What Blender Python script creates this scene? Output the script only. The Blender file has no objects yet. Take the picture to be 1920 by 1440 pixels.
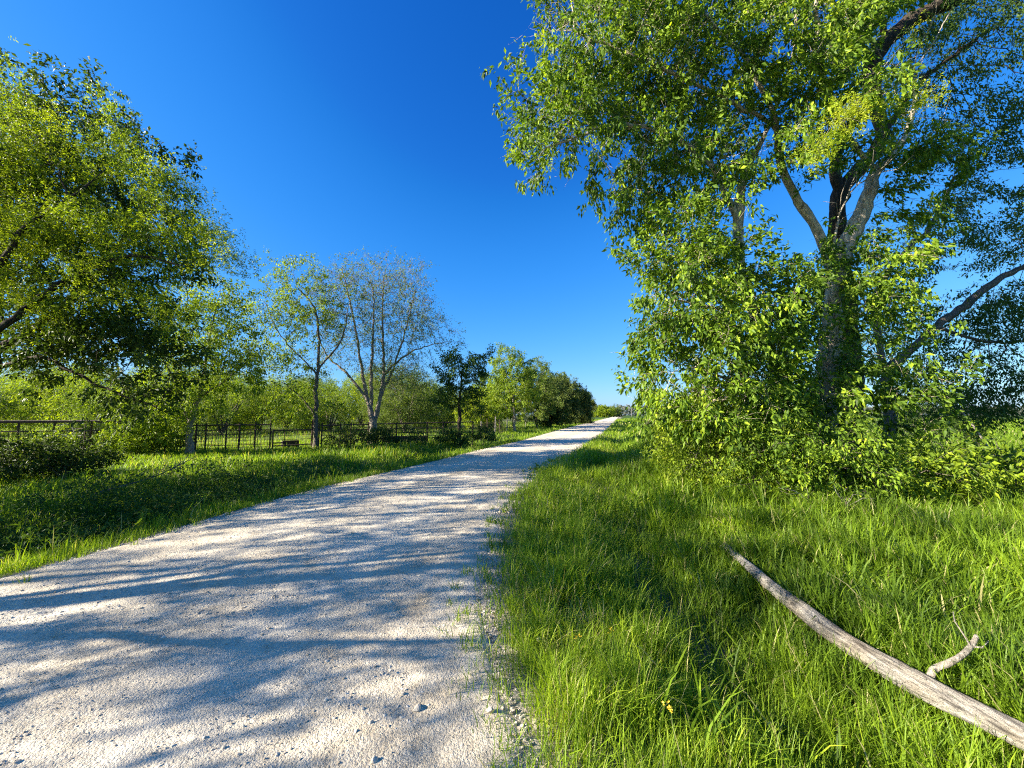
import bpy, math, random
import numpy as np
from mathutils import Vector

# ------------------------------------------------------------------ camera, sky, sun
SC = bpy.context.scene
COL = SC.collection
F = 730.0            # focal length in photo pixels (1920 wide)
CAMH = 1.6
HORZ = 778.0         # photo row of the horizon
TH = math.atan((HORZ - 720.0) / F)
cam_d = bpy.data.cameras.new('camera')
cam_d.sensor_width = 36.0
cam_d.lens = 36.0 * F / 1920.0
cam_d.clip_start = 0.05
cam_d.clip_end = 6000.0
cam = bpy.data.objects.new('camera', cam_d)
cam.location = (0, 0, CAMH)
cam.rotation_euler = (math.radians(90) + TH, 0, 0)
COL.objects.link(cam)
SC.camera = cam

SUN_EL = math.radians(24.5)
SH = math.radians(15.0)                      # shadows run towards +x, turned 15 degrees to +y
world = bpy.data.worlds.new('World')
SC.world = world
world.use_nodes = True
wn = world.node_tree
wn.nodes.clear()
sky = wn.nodes.new('ShaderNodeTexSky')
sky.sky_type = 'NISHITA'
sky.sun_disc = False
sky.sun_elevation = SUN_EL
sky.sun_rotation = math.radians(255.0)
sky.air_density = 1.0
sky.dust_density = 0.6
sky.ozone_density = 3.5
sky.altitude = 300
pre = wn.nodes.new('ShaderNodeVectorMath'); pre.operation = 'SCALE'; pre.inputs['Scale'].default_value = 1 / 24.0
cur = wn.nodes.new('ShaderNodeRGBCurve')          # deep, saturated blue as the photograph's exposure renders it
def curve(c, pts):
    while len(c.points) < len(pts): c.points.new(0.5, 0.5)
    for p, (x_, y_) in zip(c.points, pts): p.location = (x_, y_)
curve(cur.mapping.curves[0], [(0, 0), (0.029, 0.0043), (0.0355, 0.0083), (0.047, 0.0157), (0.1, 0.060), (0.187, 0.14), (0.5, 0.42), (1, 0.95)])
curve(cur.mapping.curves[1], [(0, 0), (0.0515, 0.05), (0.0615, 0.0707), (0.082, 0.1), (0.25, 0.265), (0.5, 0.5), (1, 1)])
curve(cur.mapping.curves[2], [(0, 0), (0.103, 0.21), (0.141, 0.287), (0.22, 0.36), (0.5, 0.5), (1, 1)])
cur.mapping.update()
post_ = wn.nodes.new('ShaderNodeVectorMath'); post_.operation = 'SCALE'; post_.inputs['Scale'].default_value = 9.4
bg = wn.nodes.new('ShaderNodeBackground')
bg.inputs['Strength'].default_value = 0.10
wo = wn.nodes.new('ShaderNodeOutputWorld')
wn.links.new(sky.outputs[0], pre.inputs[0])
wn.links.new(pre.outputs[0], cur.inputs['Color'])
wn.links.new(cur.outputs[0], post_.inputs[0])
wn.links.new(post_.outputs[0], bg.inputs[0])
wn.links.new(bg.outputs[0], wo.inputs[0])

sun_d = bpy.data.lights.new('sun', 'SUN')
sun_d.energy = 5.0
sun_d.angle = math.radians(0.45)
sun_d.color = (1.0, 0.91, 0.77)
sun = bpy.data.objects.new('sun', sun_d)
sv = Vector((math.cos(SH) * math.cos(SUN_EL), math.sin(SH) * math.cos(SUN_EL), -math.sin(SUN_EL)))
sun.rotation_euler = sv.to_track_quat('-Z', 'Y').to_euler()
sun.location = (-40, -10, 40)
COL.objects.link(sun)

SC.view_settings.view_transform = 'Standard'
SC.view_settings.look = 'None'
SC.view_settings.exposure = 1.84
SC.view_settings.gamma = 1.0
try:
    SC.cycles.max_bounces = 6
    SC.cycles.diffuse_bounces = 2
    SC.cycles.use_denoising = False
    SC.cycles.filter_width = 1.15
    SC.cycles.sample_clamp_indirect = 4.0
    SC.cycles.use_light_tree = False
    SC.cycles.transparent_max_bounces = 8
    SC.cycles.transmission_bounces = 3
except Exception:
    pass

# ------------------------------------------------------------------ helpers
def ray(px, py):
    a = (px - 960.0) / F
    b = (720.0 - py) / F
    return (a, math.cos(TH) - b * math.sin(TH), math.sin(TH) + b * math.cos(TH))

def at(px, py, Y):
    r = ray(px, py)
    t = Y / r[1]
    return np.array([r[0] * t, Y, CAMH + r[2] * t])

def gnd(px, py, z=0.0):
    r = ray(px, py)
    t = (z - CAMH) / r[2]
    return np.array([r[0] * t, r[1] * t, z])

def tag(o, label=None, cat=None, group=None, kind=None):
    if label: o['label'] = label
    if cat: o['category'] = cat
    if group: o['group'] = group
    if kind: o['kind'] = kind
    return o

def empty(name, loc, label, cat, group=None, rz=0.0):
    o = bpy.data.objects.new(name, None)
    o.empty_display_size = 0.2
    o.location = [float(v) for v in loc]
    o.rotation_euler = (0, 0, rz)
    COL.objects.link(o)
    return tag(o, label, cat, group)

def mesh_obj(name, verts, faces, mat, parent=None, attrs=None, smooth=True, offset=None):
    """faces: list of int arrays (n,3) or (n,4)"""
    verts = np.asarray(verts, dtype=np.float32)
    if offset is not None:
        verts = verts - np.asarray(offset, dtype=np.float32)
    me = bpy.data.meshes.new(name)
    me.vertices.add(len(verts))
    me.vertices.foreach_set('co', verts.ravel())
    idx = np.concatenate([np.asarray(f, dtype=np.int32).ravel() for f in faces])
    tot = np.concatenate([np.full(len(f), np.asarray(f).shape[1], dtype=np.int32) for f in faces])
    st = np.concatenate([[0], np.cumsum(tot)[:-1]]).astype(np.int32)
    me.loops.add(len(idx))
    me.loops.foreach_set('vertex_index', idx)
    me.polygons.add(len(tot))
    me.polygons.foreach_set('loop_start', st)
    me.polygons.foreach_set('loop_total', tot)
    me.polygons.foreach_set('use_smooth', np.full(len(tot), smooth, dtype=bool))
    if attrs:
        for k, v in attrs.items():
            a = me.attributes.new(k, 'FLOAT', 'POINT')
            a.data.foreach_set('value', np.asarray(v, dtype=np.float32))
    me.update(calc_edges=True)
    me.materials.append(mat)
    o = bpy.data.objects.new(name, me)
    if parent is not None:
        o.parent = parent
    COL.objects.link(o)
    return o

def hsh(ix, iy, seed):
    h = (ix.astype(np.int64) * 374761393 + iy.astype(np.int64) * 668265263 + seed * 974634777) & 0xffffffff
    h = ((h ^ (h >> 13)) * 1274126177) & 0xffffffff
    h = (h ^ (h >> 16)) & 0xffffff
    return h / float(0xffffff)

def vn(x, y, sc=1.0, seed=0):
    x = np.asarray(x, dtype=float) * sc; y = np.asarray(y, dtype=float) * sc
    ix = np.floor(x); iy = np.floor(y)
    fx = x - ix; fy = y - iy
    fx = fx * fx * (3 - 2 * fx); fy = fy * fy * (3 - 2 * fy)
    a = hsh(ix, iy, seed); b = hsh(ix + 1, iy, seed); c = hsh(ix, iy + 1, seed); d = hsh(ix + 1, iy + 1, seed)
    return (a * (1 - fx) + b * fx) * (1 - fy) + (c * (1 - fx) + d * fx) * fy

def fbm(x, y, sc=1.0, seed=0, octs=3):
    r = 0; a = 1.0; t = 0
    for k in range(octs):
        r = r + a * vn(x, y, sc * 2 ** k, seed + 17 * k); t += a; a *= 0.5
    return r / t

def unit(v):
    return v / np.maximum(np.linalg.norm(v, axis=-1, keepdims=True), 1e-9)

# ------------------------------------------------------------------ materials
def new_mat(name):
    m = bpy.data.materials.new(name)
    m.use_nodes = True
    nt = m.node_tree
    nt.nodes.clear()
    out = nt.nodes.new('ShaderNodeOutputMaterial')
    return m, nt, out

def ramp(nt, stops, fac=None):
    n = nt.nodes.new('ShaderNodeValToRGB')
    el = n.color_ramp.elements
    while len(el) < len(stops): el.new(0.5)
    for e, (p, c) in zip(el, stops):
        e.position = p; e.color = (c[0], c[1], c[2], 1)
    if fac is not None: nt.links.new(fac, n.inputs[0])
    return n

def noise(nt, scale, detail=4, rough=0.55, vec=None, dist=0.0):
    n = nt.nodes.new('ShaderNodeTexNoise')
    n.inputs['Scale'].default_value = scale
    n.inputs['Detail'].default_value = detail
    n.inputs['Roughness'].default_value = rough
    n.inputs['Distortion'].default_value = dist
    if vec is not None: nt.links.new(vec, n.inputs['Vector'])
    return n

def mixc(nt, a, b, fac, mode='MIX'):
    n = nt.nodes.new('ShaderNodeMix')
    n.data_type = 'RGBA'; n.blend_type = mode
    for s, v in ((6, a), (7, b), (0, fac)):
        if isinstance(v, (int, float)): n.inputs[s].default_value = v
        elif isinstance(v, tuple): n.inputs[s].default_value = (v[0], v[1], v[2], 1)
        else: nt.links.new(v, n.inputs[s])
    return n.outputs[2]

def bump(nt, h, strength, dist, prev=None):
    n = nt.nodes.new('ShaderNodeBump')
    n.inputs['Strength'].default_value = strength
    n.inputs['Distance'].default_value = dist
    nt.links.new(h, n.inputs['Height'])
    if prev is not None: nt.links.new(prev, n.inputs['Normal'])
    return n.outputs[0]

def geo_pos(nt):
    return nt.nodes.new('ShaderNodeNewGeometry').outputs['Position']

def obj_pos(nt, scale=(1, 1, 1)):
    t = nt.nodes.new('ShaderNodeTexCoord')
    m = nt.nodes.new('ShaderNodeMapping')
    m.inputs['Scale'].default_value = scale
    nt.links.new(t.outputs['Object'], m.inputs[0])
    return m.outputs[0]

def leaf_mat(name, stops, trans=0.36, tboost=(1.7, 1.7, 0.7), rough=0.5, clump=0.8, spec=0.2):
    """stops: colour ramp over the per-leaf 'tint' attribute, shifted a little clump by clump"""
    m, nt, out = new_mat(name)
    at_ = nt.nodes.new('ShaderNodeAttribute'); at_.attribute_name = 'tint'
    nz = noise(nt, clump, 2, 0.5, geo_pos(nt))
    ad = nt.nodes.new('ShaderNodeMath'); ad.operation = 'MULTIPLY_ADD'
    nt.links.new(nz.outputs[0], ad.inputs[0]); ad.inputs[1].default_value = 0.9
    sb = nt.nodes.new('ShaderNodeMath'); sb.operation = 'SUBTRACT'
    nt.links.new(at_.outputs['Fac'], sb.inputs[0]); sb.inputs[1].default_value = 0.45
    nt.links.new(sb.outputs[0], ad.inputs[2])
    r = ramp(nt, stops, ad.outputs[0])
    p = nt.nodes.new('ShaderNodeBsdfPrincipled')
    nt.links.new(r.outputs[0], p.inputs['Base Color'])
    p.inputs['Roughness'].default_value = rough
    p.inputs['Specular IOR Level'].default_value = spec
    tr = nt.nodes.new('ShaderNodeBsdfTranslucent')
    tc = mixc(nt, r.outputs[0], (tboost[0], tboost[1], tboost[2]), 1.0, 'MULTIPLY')
    nt.links.new(tc, tr.inputs[0])
    mx = nt.nodes.new('ShaderNodeMixShader'); mx.inputs[0].default_value = trans
    nt.links.new(p.outputs[0], mx.inputs[1]); nt.links.new(tr.outputs[0], mx.inputs[2])
    nt.links.new(mx.outputs[0], out.inputs[0])
    return m

def bark_mat(name, dark, light, scale=6.0, bstr=0.7, patch=None):
    m, nt, out = new_mat(name)
    v = obj_pos(nt, (1, 1, 0.22))
    n1 = noise(nt, scale * 5, 6, 0.65, v, 0.4)
    n2 = noise(nt, scale * 0.6, 3, 0.5, obj_pos(nt))
    r = ramp(nt, [(0.32, dark), (0.62, light)], n1.outputs[0])
    c = r.outputs[0]
    if patch:
        r2 = ramp(nt, [(0.5, (0, 0, 0)), (0.62, (1, 1, 1))], n2.outputs[0])
        c = mixc(nt, c, patch, r2.outputs[0])
    p = nt.nodes.new('ShaderNodeBsdfPrincipled')
    nt.links.new(c, p.inputs['Base Color'])
    p.inputs['Roughness'].default_value = 0.9
    p.inputs['Specular IOR Level'].default_value = 0.15
    nt.links.new(bump(nt, n2.outputs[0], 0.6, 0.08, bump(nt, n1.outputs[0], bstr, 0.05)), p.inputs['Normal'])
    nt.links.new(p.outputs[0], out.inputs[0])
    return m

M = {}
# leaf greens
M['leaf_ash'] = leaf_mat('leaf_ash', [(0.0, (0.025, 0.05, 0.007)), (0.4, (0.08, 0.145, 0.013)), (0.75, (0.19, 0.29, 0.02)), (1.0, (0.36, 0.44, 0.03))])
M['leaf_dark'] = leaf_mat('leaf_dark', [(0.0, (0.022, 0.055, 0.014)), (0.5, (0.05, 0.10, 0.018)), (1.0, (0.12, 0.18, 0.025))], trans=0.35)
M['leaf_oak'] = leaf_mat('leaf_oak', [(0.0, (0.022, 0.045, 0.009)), (0.5, (0.05, 0.085, 0.014)), (1.0, (0.12, 0.165, 0.022))], trans=0.30)
M['leaf_mesquite'] = leaf_mat('leaf_mesquite', [(0.0, (0.09, 0.15, 0.012)), (0.5, (0.19, 0.26, 0.016)), (1.0, (0.36, 0.41, 0.02))], trans=0.42)
M['leaf_new'] = leaf_mat('leaf_new', [(0.0, (0.24, 0.34, 0.02)), (0.5, (0.36, 0.44, 0.025)), (1.0, (0.50, 0.53, 0.04))], trans=0.5, tboost=(1.3, 1.3, 0.7))
M['leaf_olive'] = leaf_mat('leaf_olive', [(0.0, (0.07, 0.11, 0.02)), (0.5, (0.12, 0.17, 0.03)), (1.0, (0.2, 0.25, 0.05))], trans=0.4)
M['leaf_bush'] = leaf_mat('leaf_bush', [(0.0, (0.05, 0.09, 0.010)), (0.4, (0.13, 0.20, 0.016)), (0.8, (0.25, 0.33, 0.02)), (1.0, (0.38, 0.43, 0.03))])
M['leaf_cedar'] = leaf_mat('leaf_cedar', [(0.0, (0.03, 0.05, 0.012)), (0.5, (0.07, 0.10, 0.02)), (1.0, (0.15, 0.18, 0.03))], trans=0.25)
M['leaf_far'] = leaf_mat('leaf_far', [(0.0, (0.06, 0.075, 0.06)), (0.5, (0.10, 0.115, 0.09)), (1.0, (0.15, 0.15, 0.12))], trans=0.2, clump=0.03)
M['grass'] = leaf_mat('grass', [(0.0, (0.035, 0.075, 0.008)), (0.45, (0.12, 0.20, 0.014)), (0.8, (0.24, 0.35, 0.018)), (0.93, (0.36, 0.44, 0.03)), (1.0, (0.42, 0.38, 0.16))], trans=0.38, tboost=(1.7, 1.7, 0.6), rough=0.5, clump=0.45, spec=0.22)
M['bark_pale'] = bark_mat('bark_pale', (0.16, 0.12, 0.085), (0.68, 0.58, 0.43), 4, 1.0, (0.40, 0.345, 0.26))
M['bark_dark'] = bark_mat('bark_dark', (0.018, 0.013, 0.010), (0.075, 0.058, 0.043), 5, 1.0)
M['bark_mid'] = bark_mat('bark_mid', (0.06, 0.048, 0.036), (0.2, 0.17, 0.135), 6, 0.8)
M['bark_grey'] = bark_mat('bark_grey', (0.085, 0.068, 0.052), (0.38, 0.33, 0.265), 6, 0.9)
M['dead_wood'] = bark_mat('dead_wood', (0.13, 0.11, 0.09), (0.42, 0.37, 0.30), 8, 0.8)

def simple_mat(name, dark, light, scale, rough=0.8, metal=0.0, b=0.3, bd=0.005):
    m, nt, out = new_mat(name)
    n1 = noise(nt, scale, 5, 0.6, obj_pos(nt))
    r = ramp(nt, [(0.35, dark), (0.68, light)], n1.outputs[0])
    p = nt.nodes.new('ShaderNodeBsdfPrincipled')
    nt.links.new(r.outputs[0], p.inputs['Base Color'])
    p.inputs['Roughness'].default_value = rough
    p.inputs['Metallic'].default_value = metal
    nt.links.new(bump(nt, n1.outputs[0], b, bd), p.inputs['Normal'])
    nt.links.new(p.outputs[0], out.inputs[0])
    return m

M['rust'] = simple_mat('rusty_steel', (0.028, 0.018, 0.014), (0.095, 0.055, 0.038), 9, 0.8, 0.2)
M['pale_metal'] = simple_mat('pale_metal', (0.22, 0.2, 0.18), (0.42, 0.4, 0.36), 9, 0.6, 0.3)
M['pole_wood'] = simple_mat('pole_wood', (0.16, 0.14, 0.125), (0.3, 0.27, 0.24), 5, 0.9)
M['petal'] = simple_mat('yellow_petal', (0.7, 0.45, 0.02), (0.8, 0.6, 0.04), 30, 0.6)
M['stem'] = simple_mat('green_stem', (0.08, 0.14, 0.02), (0.14, 0.2, 0.04), 30, 0.6)

def stone_mat():
    m, nt, out = new_mat('limestone')
    a = nt.nodes.new('ShaderNodeAttribute'); a.attribute_name = 'tint'
    r = ramp(nt, [(0.0, (0.36, 0.30, 0.22)), (0.5, (0.56, 0.49, 0.38)), (1.0, (0.72, 0.65, 0.52))], a.outputs['Fac'])
    n1 = noise(nt, 60, 4, 0.6, geo_pos(nt))
    c = mixc(nt, r.outputs[0], (0.55, 0.5, 0.44), n1.outputs[0], 'MULTIPLY')
    c = mixc(nt, r.outputs[0], c, 0.2)
    p = nt.nodes.new('ShaderNodeBsdfPrincipled')
    nt.links.new(c, p.inputs['Base Color'])
    p.inputs['Roughness'].default_value = 0.9
    p.inputs['Specular IOR Level'].default_value = 0.2
    nt.links.new(bump(nt, n1.outputs[0], 0.5, 0.004), p.inputs['Normal'])
    nt.links.new(p.outputs[0], out.inputs[0])
    return m
M['stone'] = stone_mat()

def road_mat():
    m, nt, out = new_mat('crushed_limestone')
    P = geo_pos(nt)
    big = noise(nt, 0.5, 4, 0.55, P, 0.3)
    mid = noise(nt, 9, 4, 0.6, P)
    v1 = nt.nodes.new('ShaderNodeTexVoronoi'); v1.inputs['Scale'].default_value = 120
    nt.links.new(P, v1.inputs['Vector'])
    v2 = nt.nodes.new('ShaderNodeTexVoronoi'); v2.inputs['Scale'].default_value = 52
    nt.links.new(P, v2.inputs['Vector'])
    fine = noise(nt, 160, 3, 0.7, P)
    c0 = ramp(nt, [(0.3, (0.56, 0.48, 0.35)), (0.55, (0.68, 0.60, 0.455)), (0.75, (0.75, 0.68, 0.535))], big.outputs[0])
    c1 = ramp(nt, [(0.3, (0.76, 0.75, 0.73)), (0.7, (1.08, 1.08, 1.08))], mid.outputs[0])
    c = mixc(nt, c0.outputs[0], c1.outputs[0], 1.0, 'MULTIPLY')
    sc = nt.nodes.new('ShaderNodeSeparateColor'); nt.links.new(v1.outputs['Color'], sc.inputs[0])
    c2 = ramp(nt, [(0.0, (0.62, 0.59, 0.55)), (0.25, (0.92, 0.9, 0.88)), (1.0, (1.12, 1.12, 1.12))], sc.outputs[0])
    c = mixc(nt, c, c2.outputs[0], 0.8, 'MULTIPLY')
    c3 = ramp(nt, [(0.36, (0.72, 0.68, 0.62)), (0.5, (1.02, 1.02, 1.02))], fine.outputs[0])
    c = mixc(nt, c, c3.outputs[0], 0.7, 'MULTIPLY')
    tk = nt.nodes.new('ShaderNodeAttribute'); tk.attribute_name = 'track'
    c = mixc(nt, c, (0.78, 0.70, 0.55), tk.outputs['Fac'], 'MIX')
    dmp = noise(nt, 0.9, 5, 0.6, P, 1.0)
    dr = ramp(nt, [(0.56, (1, 1, 1)), (0.70, (0.80, 0.76, 0.70))], dmp.outputs[0])
    c = mixc(nt, c, dr.outputs[0], 1.0, 'MULTIPLY')
    p = nt.nodes.new('ShaderNodeBsdfPrincipled')
    nt.links.new(c, p.inputs['Base Color'])
    p.inputs['Roughness'].default_value = 0.95
    p.inputs['Specular IOR Level'].default_value = 0.15
    inv = nt.nodes.new('ShaderNodeMath'); inv.operation = 'SUBTRACT'; inv.inputs[0].default_value = 1.0
    nt.links.new(v1.outputs['Distance'], inv.inputs[1])
    inv2 = nt.nodes.new('ShaderNodeMath'); inv2.operation = 'SUBTRACT'; inv2.inputs[0].default_value = 1.0
    nt.links.new(v2.outputs['Distance'], inv2.inputs[1])
    b = bump(nt, inv2.outputs[0], 0.4, 0.008)
    b = bump(nt, inv.outputs[0], 0.6, 0.005, b)
    b = bump(nt, fine.outputs[0], 0.6, 0.004, b)
    b = bump(nt, mid.outputs[0], 0.5, 0.02, b)
    nt.links.new(b, p.inputs['Normal'])
    nt.links.new(p.outputs[0], out.inputs[0])
    return m
M['road'] = road_mat()

def ground_mat():
    m, nt, out = new_mat('turf_and_soil')
    P = geo_pos(nt)
    n1 = noise(nt, 0.12, 5, 0.6, P, 0.4)
    n2 = noise(nt, 3.0, 5, 0.65, P)
    n3 = noise(nt, 28, 4, 0.7, P)
    soil = nt.nodes.new('ShaderNodeAttribute'); soil.attribute_name = 'soil'
    dry = nt.nodes.new('ShaderNodeAttribute'); dry.attribute_name = 'dry'
    g = ramp(nt, [(0.3, (0.035, 0.068, 0.014)), (0.55, (0.06, 0.11, 0.02)), (0.75, (0.10, 0.155, 0.028))], n2.outputs[0])
    d = ramp(nt, [(0.3, (0.065, 0.08, 0.025)), (0.55, (0.11, 0.115, 0.045)), (0.75, (0.17, 0.145, 0.08))], n1.outputs[0])
    c = mixc(nt, g.outputs[0], d.outputs[0], dry.outputs['Fac'])
    s = ramp(nt, [(0.3, (0.10, 0.08, 0.055)), (0.7, (0.27, 0.235, 0.18))], n3.outputs[0])
    c = mixc(nt, c, s.outputs[0], soil.outputs['Fac'])
    gr = nt.nodes.new('ShaderNodeAttribute'); gr.attribute_name = 'gravel'
    gc = ramp(nt, [(0.3, (0.30, 0.255, 0.19)), (0.7, (0.60, 0.53, 0.41))], n3.outputs[0])
    c = mixc(nt, c, gc.outputs[0], gr.outputs['Fac'])
    c4 = ramp(nt, [(0.3, (0.55, 0.55, 0.55)), (0.7, (1.2, 1.2, 1.2))], n3.outputs[0])
    c = mixc(nt, c, c4.outputs[0], 0.7, 'MULTIPLY')
    p = nt.nodes.new('ShaderNodeBsdfPrincipled')
    nt.links.new(c, p.inputs['Base Color'])
    p.inputs['Roughness'].default_value = 0.95
    p.inputs['Specular IOR Level'].default_value = 0.1
    b = bump(nt, n3.outputs[0], 0.8, 0.03)
    b = bump(nt, n2.outputs[0], 0.6, 0.1, b)
    nt.links.new(b, p.inputs['Normal'])
    nt.links.new(p.outputs[0], out.inputs[0])
    return m
M['ground'] = ground_mat()

def log_mat():
    m, nt, out = new_mat('weathered_log_wood')
    v = obj_pos(nt, (1.2, 14, 14))
    n1 = noise(nt, 3.0, 8, 0.7, v, 0.5)
    n2 = noise(nt, 2.2, 4, 0.6, obj_pos(nt, (1.0, 2.5, 2.5)), 0.6)
    n3 = noise(nt, 9.0, 5, 0.7, v, 0.2)
    c = ramp(nt, [(0.34, (0.09, 0.08, 0.07)), (0.47, (0.31, 0.285, 0.245)), (0.66, (0.56, 0.52, 0.45))], n1.outputs[0])
    t = ramp(nt, [(0.42, (0.62, 0.56, 0.47)), (0.6, (1, 1, 1))], n2.outputs[0])
    cc = mixc(nt, c.outputs[0], t.outputs[0], 0.75, 'MULTIPLY')
    k = ramp(nt, [(0.34, (0.14, 0.12, 0.10)), (0.44, (1.05, 1.05, 1.05))], n3.outputs[0])
    cc = mixc(nt, cc, k.outputs[0], 0.8, 'MULTIPLY')
    p = nt.nodes.new('ShaderNodeBsdfPrincipled')
    nt.links.new(cc, p.inputs['Base Color'])
    p.inputs['Roughness'].default_value = 0.85
    p.inputs['Specular IOR Level'].default_value = 0.2
    b = bump(nt, n1.outputs[0], 1.0, 0.035)
    b = bump(nt, n3.outputs[0], 0.9, 0.014, b)
    nt.links.new(b, p.inputs['Normal'])
    nt.links.new(p.outputs[0], out.inputs[0])
    return m
M['log'] = log_mat()

# ------------------------------------------------------------------ road edges and the lie of the land
RIGHT = [(980, 1440), (930, 1340), (912, 1250), (908, 1100), (918, 1020), (940, 960), (990, 900), (1009, 877), (1073, 848), (1129, 811)]
LEFT = [(0, 1083), (200, 1035), (400, 970), (600, 915), (850, 856.6), (911, 841), (976.6, 827), (1049, 806)]
RE = np.array([gnd(*p)[:2] for p in RIGHT]); LE = np.array([gnd(*p)[:2] for p in LEFT])
RE = RE[np.argsort(RE[:, 1])]; LE = LE[np.argsort(LE[:, 1])]
SL = 0.279
def _ext(E, y, near):
    y = np.asarray(y, dtype=float)
    r = np.interp(y, E[:, 1], E[:, 0])
    r = np.where(y > E[-1, 1], E[-1, 0] + SL * (y - E[-1, 1]), r)
    r = np.where(y < E[0, 1], E[0, 0] + near * (y - E[0, 1]), r)
    return r
def smooth_edge(E, near):
    ys = np.concatenate([np.arange(-14, 60, 0.5), [80, 150, 400, 1500]])
    xs = _ext(E, ys, near)
    k = np.array([1, 2, 3, 2, 1.]) / 9
    xs2 = xs.copy(); xs2[2:-6] = np.convolve(xs, k, 'same')[2:-6]
    return ys, xs2
RY, RX = smooth_edge(RE, -0.18)
LY, LX = smooth_edge(LE, 0.12)
def xr(y): return np.interp(y, RY, RX)
def xl(y): return np.interp(y, LY, LX)

def offs(x, y):
    """distance past the right edge, distance past the left edge (negative = on the road)"""
    c = 0.965
    return (x - xr(y)) * c, (xl(y) - x) * c

def bell(t): return np.exp(-t * t)

def H(x, y):
    x = np.asarray(x, dtype=float); y = np.asarray(y, dtype=float)
    eR, eL = offs(x, y)
    wob = 0.35 * (fbm(x, y, 0.35, 5) - 0.5)
    fr = np.clip(1 - (y - 18) / 30, 0.35, 1)
    zR = -0.05 * np.clip(eR / 0.3, 0, 1) - 0.30 * fr * (0.4 + 1.1 * vn(x, y, 0.8, 12)) * bell((eR - 1.75 + 2.2 * wob) / 0.6) + 0.05 * np.clip((eR - 2.6) / 2, 0, 1)
    zL = -0.05 * np.clip(eL / 0.3, 0, 1) - 0.42 * fr * bell((eL - 1.9 + wob) / 0.9) - 0.05 * np.clip((eL - 3) / 4, 0, 1)
    z = np.where(eR > 0, zR, np.where(eL > 0, zL, -0.10))
    z = np.where((eR <= 0) & (eR > -0.5), -0.012 - 0.088 * np.clip(-eR / 0.5, 0, 1), z)
    z = np.where((eL <= 0) & (eL > -0.5), -0.012 - 0.088 * np.clip(-eL / 0.5, 0, 1), z)
    n = 0.07 * (fbm(x, y, 0.9, 9) - 0.5)
    off = np.clip(np.maximum(eR, eL), 0, 1)
    far = np.clip((np.hypot(x, y) - 60) / 400, 0, 1)
    return z + n * off + far * off * 1.2 * (fbm(x, y, 0.008, 3) - 0.5)

def axis(lo, hi, d0, c0, c1, g):
    a = [c0]
    while a[-1] < c1: a.append(a[-1] + d0)
    s = d0
    up = [a[-1]]
    while up[-1] < hi: s *= g; up.append(up[-1] + s)
    s = d0; dn = [c0]
    while dn[-1] > lo: s *= g; dn.append(dn[-1] - s)
    return np.array(dn[1:][::-1] + a + up[1:])

gx = axis(-3500, 3500, 0.14, -11, 12, 1.055)
gy = axis(-80, 4500, 0.16, -1.5, 26, 1.05)
X, Yg = np.meshgrid(gx, gy)
Z = H(X, Yg)
eR, eL = offs(X, Yg)
soil = np.clip(1 - np.maximum(eR, eL) / 0.7, 0, 1) * (0.5 + 0.8 * fbm(X, Yg, 2.0, 21))
pg = gnd(1212, 829)
soil = np.maximum(soil, 1.2 * bell(np.hypot((X - pg[0]) / 1.4, (Yg - pg[1]) / 1.6)) - 0.1)
soil = np.maximum(soil, 0.9 * bell((eR - 1.75) / 0.35) * (fbm(X, Yg, 1.2, 8) > 0.5))
soil = np.clip(soil, 0, 1)
dry = np.clip((eL - 9) / 6, 0, 1) * 0.85 * np.clip(fbm(X, Yg, 0.06, 4) * 1.6, 0, 1)
ny, nx = X.shape
ii = np.arange(ny * nx).reshape(ny, nx)
quad = np.stack([ii[:-1, :-1], ii[:-1, 1:], ii[1:, 1:], ii[1:, :-1]], -1).reshape(-1, 4)
g = mesh_obj('ground', np.stack([X, Yg, Z], -1).reshape(-1, 3), [quad], M['ground'], attrs={'soil': soil.ravel(), 'dry': dry.ravel(), 'gravel': np.clip(1.25 - np.maximum(eR, eL) / 0.28, 0, 1).ravel()})
tag(g, kind='structure')

# road
ry = [-12.0]
while ry[-1] < 700:
    ry.append(ry[-1] + max(0.016, 0.0075 * abs(ry[-1] - 0.2)) if ry[-1] > 0.6 else ry[-1] + (0.5 if ry[-1] < -0.5 else 0.05))
ry = np.array(ry)
ru = np.linspace(-0.03, 1.03, 250)
U, Yr = np.meshgrid(ru, ry)
xL = xl(Yr) - 0.10 * (fbm(Yr, Yr * 0, 1.3, 41) - 0.5) * 2; xR = xr(Yr) + 0.10 * (fbm(Yr, Yr * 0, 1.6, 43) - 0.5) * 2
Xr = xL + (xR - xL) * U
edge = np.minimum(U + 0.03, 1.03 - U) * (xR - xL)
nearw = np.clip(1.3 - Yr / 14, 0.12, 1)
Zr = 0.035 * (1 - (2 * U - 1) ** 2) + 0.03 * (fbm(Xr, Yr * 0.5, 0.7, 51) - 0.5)
Zr += nearw * (0.009 * (fbm(Xr, Yr, 9, 52, 2) - 0.5) + 0.0045 * (vn(Xr, Yr, 36, 53) - 0.5))
Zr += 0.02 * bell((edge - 0.45) / 0.3) * fbm(Xr, Yr, 6, 54)
Zr -= 0.06 * np.clip(1 - edge / 0.22, 0, 1)
tr1 = bell((U - 0.3) / 0.09) + bell((U - 0.68) / 0.09)
Zr -= 0.014 * tr1
ny, nx = Xr.shape
ii = np.arange(ny * nx).reshape(ny, nx)
quad = np.stack([ii[:-1, :-1], ii[:-1, 1:], ii[1:, 1:], ii[1:, :-1]], -1).reshape(-1, 4)
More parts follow.
